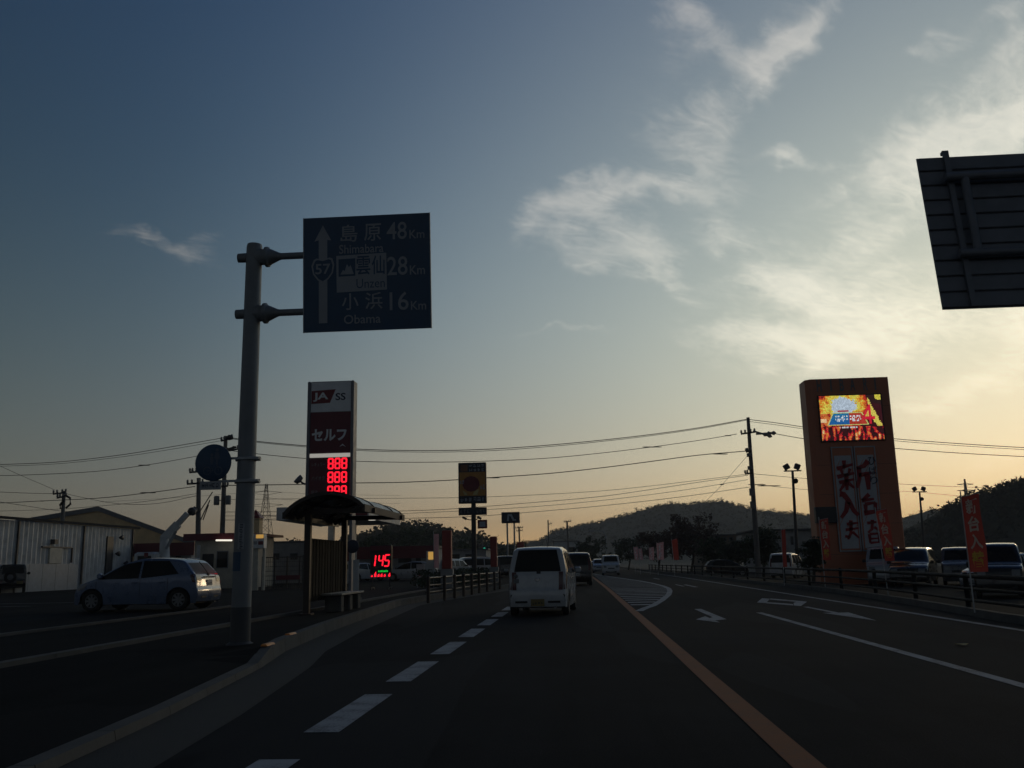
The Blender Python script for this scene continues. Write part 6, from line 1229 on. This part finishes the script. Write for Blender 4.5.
wire('second cable level across the road, meeting the arm of the tall pole', [(226, 450), (254, 453.5), (306, 458.5), (355, 461.2), (400, 462.2), (450, 462), (500, 460.6), (550, 458), (600, 453.2), (650, 447.2), (700, 440.2), (737, 434)], 61, 66, r=.045, lumps=[(652, 447, 2.0), (728, 435.6, .6)])
wire('thick bundled cable across the road at mid height of the poles', [(222, 485.5), (300, 484.4), (355, 483), (400, 482.4), (450, 480.2), (500, 477), (550, 473.4), (600, 468), (650, 461.6), (700, 455), (748, 451)], 61, 66, r=.06, lumps=[(492, 477.8, 1.6), (720, 454, 1.6)])
wire('thin cable across the road just under the bundled one', [(222, 499.5), (300, 498.8), (400, 498.2), (460, 497.6), (520, 495.6), (600, 491), (650, 486), (700, 480), (748, 474)], 61, 66, r=.03)
wire('thin cable across the road passing behind the lower boards of the billboard', [(222, 512), (330, 511.6), (400, 511), (450, 509), (520, 503.6), (600, 496.6), (650, 489.6), (700, 482), (748, 475.2)], 61, 66, r=.035)
wire('lower thin cable across the road, running close under its neighbour', [(222, 516), (330, 515), (400, 513.6), (520, 507.6), (600, 500.6), (680, 490.6), (748, 479.6)], 61, 66, r=.03)
wire('lowest cable across the road, ending low on the tall pole', [(222, 520), (330, 519.6), (400, 518.4), (470, 516.6), (520, 513), (600, 506), (680, 497), (750, 487)], 61, 66, r=.035)
wire('stay wire slanting from the tall pole down to the hill foot', [(748, 455), (735, 470), (720, 487), (706, 501)], 66, 80, r=.025, lumps=[(722, 484.6, .5)])
rt_ = [(749, 419.5), (780, 423.4), (820, 429.5), (887, 438), (950, 443), (1024, 447.6), (1080, 450)]
wire('topmost cable from the tall pole past the orange tower to the right edge', rt_, 66, 62, r=.05)
wire('cable just under the topmost one beyond the orange tower', [(x, y + 2.0) for x, y in rt_], 66.3, 62.3, r=.035)
wire('thick faint cable below them, passing behind the orange tower', [(774, 433.5), (802, 438.5), (850, 444.5), (890, 448), (950, 452.5), (1024, 456.6), (1080, 459)], 66, 64, r=.05)
wire('thin cable from the tall pole dipping to the right hill', [(750, 473.5), (800, 478), (850, 481.4), (900, 484), (945, 486.2), (1000, 488), (1060, 489)], 66, 100, r=.035)
wire('lower thin cable from the tall pole to the right', [(752, 484), (805, 489.5), (860, 491), (905, 491.2), (960, 496), (1040, 502)], 66, 100, r=.03, lumps=[(757, 484.6, 1.8), (769, 485.8, 2.4)])
wire('upper line strung from the left transmission tower to the right', [(263, 490.6), (285, 492.6), (330, 494.5), (400, 495.5)], 250, 300, r=.07)
wire('middle line strung from the left transmission tower to the right', [(263, 497), (285, 499.5), (330, 502), (400, 503.5)], 250, 300, r=.07)
wire('line strung from the left transmission tower leftwards to the poles', [(263, 491), (240, 493), (180, 497.5), (100, 502)], 250, 260, r=.07)

# ------------------------------------------------------------------ trees
def tree(name, label, px, py_top, py_bot, Y, wpx, leaf='leafd', n=1500, ls=.30, base=None, trunk=.35, bare=False, group='trees', seed=0, cat='tree', sparse=1.0):
    rr = random.Random(seed * 31 + 5); T_, B_ = A(px, py_top, Y), A(px, py_bot, Y); hw = abs(A(px + wpx / 2, py_top, Y).x - T_.x); g0 = base if base is not None else (gz(B_.x))
    t = thing(name, label, cat, (B_.x, Y, g0), group=group); H_ = T_.z - g0; zc0 = B_.z
    mb = MB(); top_ = Vector((T_.x, Y, g0 + H_ * .9)); b = Vector((B_.x, Y, g0 - .1))
    mb.tube([b, b + (top_ - b) * .35 + X3 * .1 * hw, b + (top_ - b) * .7, top_], [.05 * H_ * trunk + .05, .035 * H_ * trunk + .04, .03, .012], 0, 8)
    cl = []
    for k in range(14):
        f = .30 + .6 * k / 14; s_ = b + (top_ - b) * f; an = k * 2.4 + rr.random(); ln = hw * rr.uniform(.5, .95) * (1.15 - .5 * abs(f - .5)); e = s_ + Vector((math.cos(an) * ln, math.sin(an) * ln, ln * rr.uniform(.25, .7)))
        mb.tube([s_, (s_ + e) / 2 + Z3 * .06 * ln, e], [.03 * H_ * trunk * .5 + .02, .02, .01], 0, 5); cl.append(e); cl.append((s_ + e) / 2 + Z3 * .15 * ln)
        if bare:
            for j in range(5): f2 = rr.uniform(.3, 1); q = s_ + (e - s_) * f2; e2 = q + Vector((rr.uniform(-1, 1), rr.uniform(-1, 1), rr.uniform(.2, 1.1))) * ln * .45; mb.tube([q, e2], [.014, .005], 0, 4); cl.append(e2)
    mb.build('trunk', 'bark', t)
    mb = MB(); zc = (zc0 + T_.z) / 2; hz = (T_.z - zc0) / 2
    for k in range(22):
        a, c, r = rr.uniform(0, 6.28), rr.uniform(-1, 1), rr.uniform(.45, .95); s2 = math.sqrt(1 - c * c); cl.append(Vector((T_.x * .5 + B_.x * .5 + math.cos(a) * s2 * hw * r, Y + math.sin(a) * s2 * hw * r, zc + c * hz * r)))
    cr_ = [rr.uniform(.14, .34) for _ in cl]
    for k in range(int(n * sparse)):
        i = rr.randrange(len(cl)); q = cl[i]; sr = min(hw, hz) * cr_[i]; d = Vector((max(-1.3, min(1.3, rr.gauss(0, 1))), max(-1.3, min(1.3, rr.gauss(0, 1))), max(-1.2, min(1.2, rr.gauss(0, .8))))) * sr * .75
        p = q + d
        u = Vector((rr.uniform(-1, 1), rr.uniform(-1, 1), rr.uniform(-1, 1))).normalized(); v = u.orthogonal().normalized(); sz_ = ls * rr.uniform(.5, 1.2)
        mb.face([p - u * sz_ * .5, p + v * sz_ * .28, p + u * sz_ * .5, p - v * sz_ * .28])
    mb.build('crown', leaf, t); return t
tree('russet_tree', 'broad dark russet tree under the hill, behind the pink flags', 690, 518, 560, 95, 58, 'leafr', 4200, .34, -.18, .4, seed=1)
tree('russet_tree', 'smaller dark tree at the left of the broad russet one', 657, 530, 560, 105, 40, 'leafr', 2600, .34, -.18, .4, seed=2)
tree('round_tree', 'round dark evergreen behind the black car, in front of the grey building', 762, 527, 563, 78, 40, 'leafd', 3200, .30, seed=3)
tree('round_tree', 'low dark evergreen between the black car and the round tree', 736, 538, 566, 84, 34, 'leafd', 2000, .30, seed=4)
tree('round_tree', 'dark bushy tree hiding the left foot of the orange tower', 812, 533, 572, 44, 26, 'leafd', 2200, .17, seed=5)
tree('round_tree', 'dark tree behind the red flag by the russet trees', 712, 536, 564, 90, 34, 'leafd', 1800, .30, seed=6)
tree('round_tree', 'dark tree far up the road under the pale street lamp', 590, 540, 562, 150, 36, 'leafd', 1500, .5, seed=7)
tree('round_tree', 'dark tree beyond the oncoming white van', 628, 539, 562, 140, 36, 'leafd', 1500, .5, seed=8)
for k, (px, pt, pb, w_, Y, lab) in enumerate(((392, 529, 560, 40, 130, 'tree crown just right of the bus shelter roof edge'), (414, 524.5, 560, 34, 140, 'tallest flat-topped tree behind the station shop'), (434, 527, 560, 36, 150, 'rounded tree left of the nearest red column sign'), (372, 534, 560, 34, 125, 'tree filling the gap under the shelter roof'),
    (283, 541, 566, 34, 120, 'dark tree left of the shelter post'), (300, 545, 566, 30, 110, 'low tree right beside the shelter post'), (268, 548, 566, 22, 115, 'low dark tree right of the white box sign'), (466, 538, 562, 26, 150, 'dark tree directly behind the billboard post'), (240, 538, 560, 30, 100, 'leafy top showing over the right end of the kiosk roof'), (214, 539, 560, 34, 104, 'leafy top showing over the left of the kiosk roof'), (510, 545, 562, 40, 170, 'low dark tree behind the white hatchback roof'))):
    tree('broad_tree', lab, px, pt, pb, Y, w_, 'leafm' if k % 2 else 'leafd', 1500, .42, None, .35, seed=20 + k, group='trees behind the fuel station')
mb = MB(); rr = random.Random(3)                      # clipped hedge behind the left rail
t = thing('hedge', 'low clipped hedge between the red column signs behind the left guardrail', 'hedge', (-6.5, 52, gz(-6.5) + .15))
for k in range(3200):
    f = rr.random(); y = 44 + 20 * f; x = -7.6 + 1.6 * f + rr.uniform(-.5, .5); z = gz(x) + .15 + rr.uniform(.05, .8) + .12 * math.sin(y * 1.3); u = Vector((rr.uniform(-1, 1), rr.uniform(-1, 1), rr.uniform(-1, 1))).normalized(); v = u.orthogonal().normalized(); p = Vector((x, y, z)); mb.face([p - u * .09, p + v * .05, p + u * .09, p - v * .05])
mb.build('foliage', 'leafd', t)
mb = MB()
for k in range(10): y = 45 + 2 * k; x = -7.6 + 1.6 * (y - 44) / 20; mb.tube([(x, y, gz(x) + .1), (x, y, gz(x) + .7)], .03, 0, 5)
mb.build('stems', 'bark', t)

# ------------------------------------------------------------------ the evening air: far hills fade to grey
mb = MB(); mb.box((0, 660, 37), (3060, 1960, 78), 0)
mh = bpy.data.materials.new('evening_haze'); mh.use_nodes = True; M['evening_haze'] = mh; th = mh.node_tree; th.nodes.clear()
pv = N(th, 'ShaderNodeVolumePrincipled'); pv.inputs['Density'].default_value = .00050; pv.inputs['Color'].default_value = (1., .95, .88, 1); pv.inputs['Anisotropy'].default_value = .0
th.links.new(pv.outputs[0], N(th, 'ShaderNodeOutputMaterial').inputs['Volume'])
hz_ = mb.build('haze', 'evening_haze'); hz_['kind'] = 'stuff'
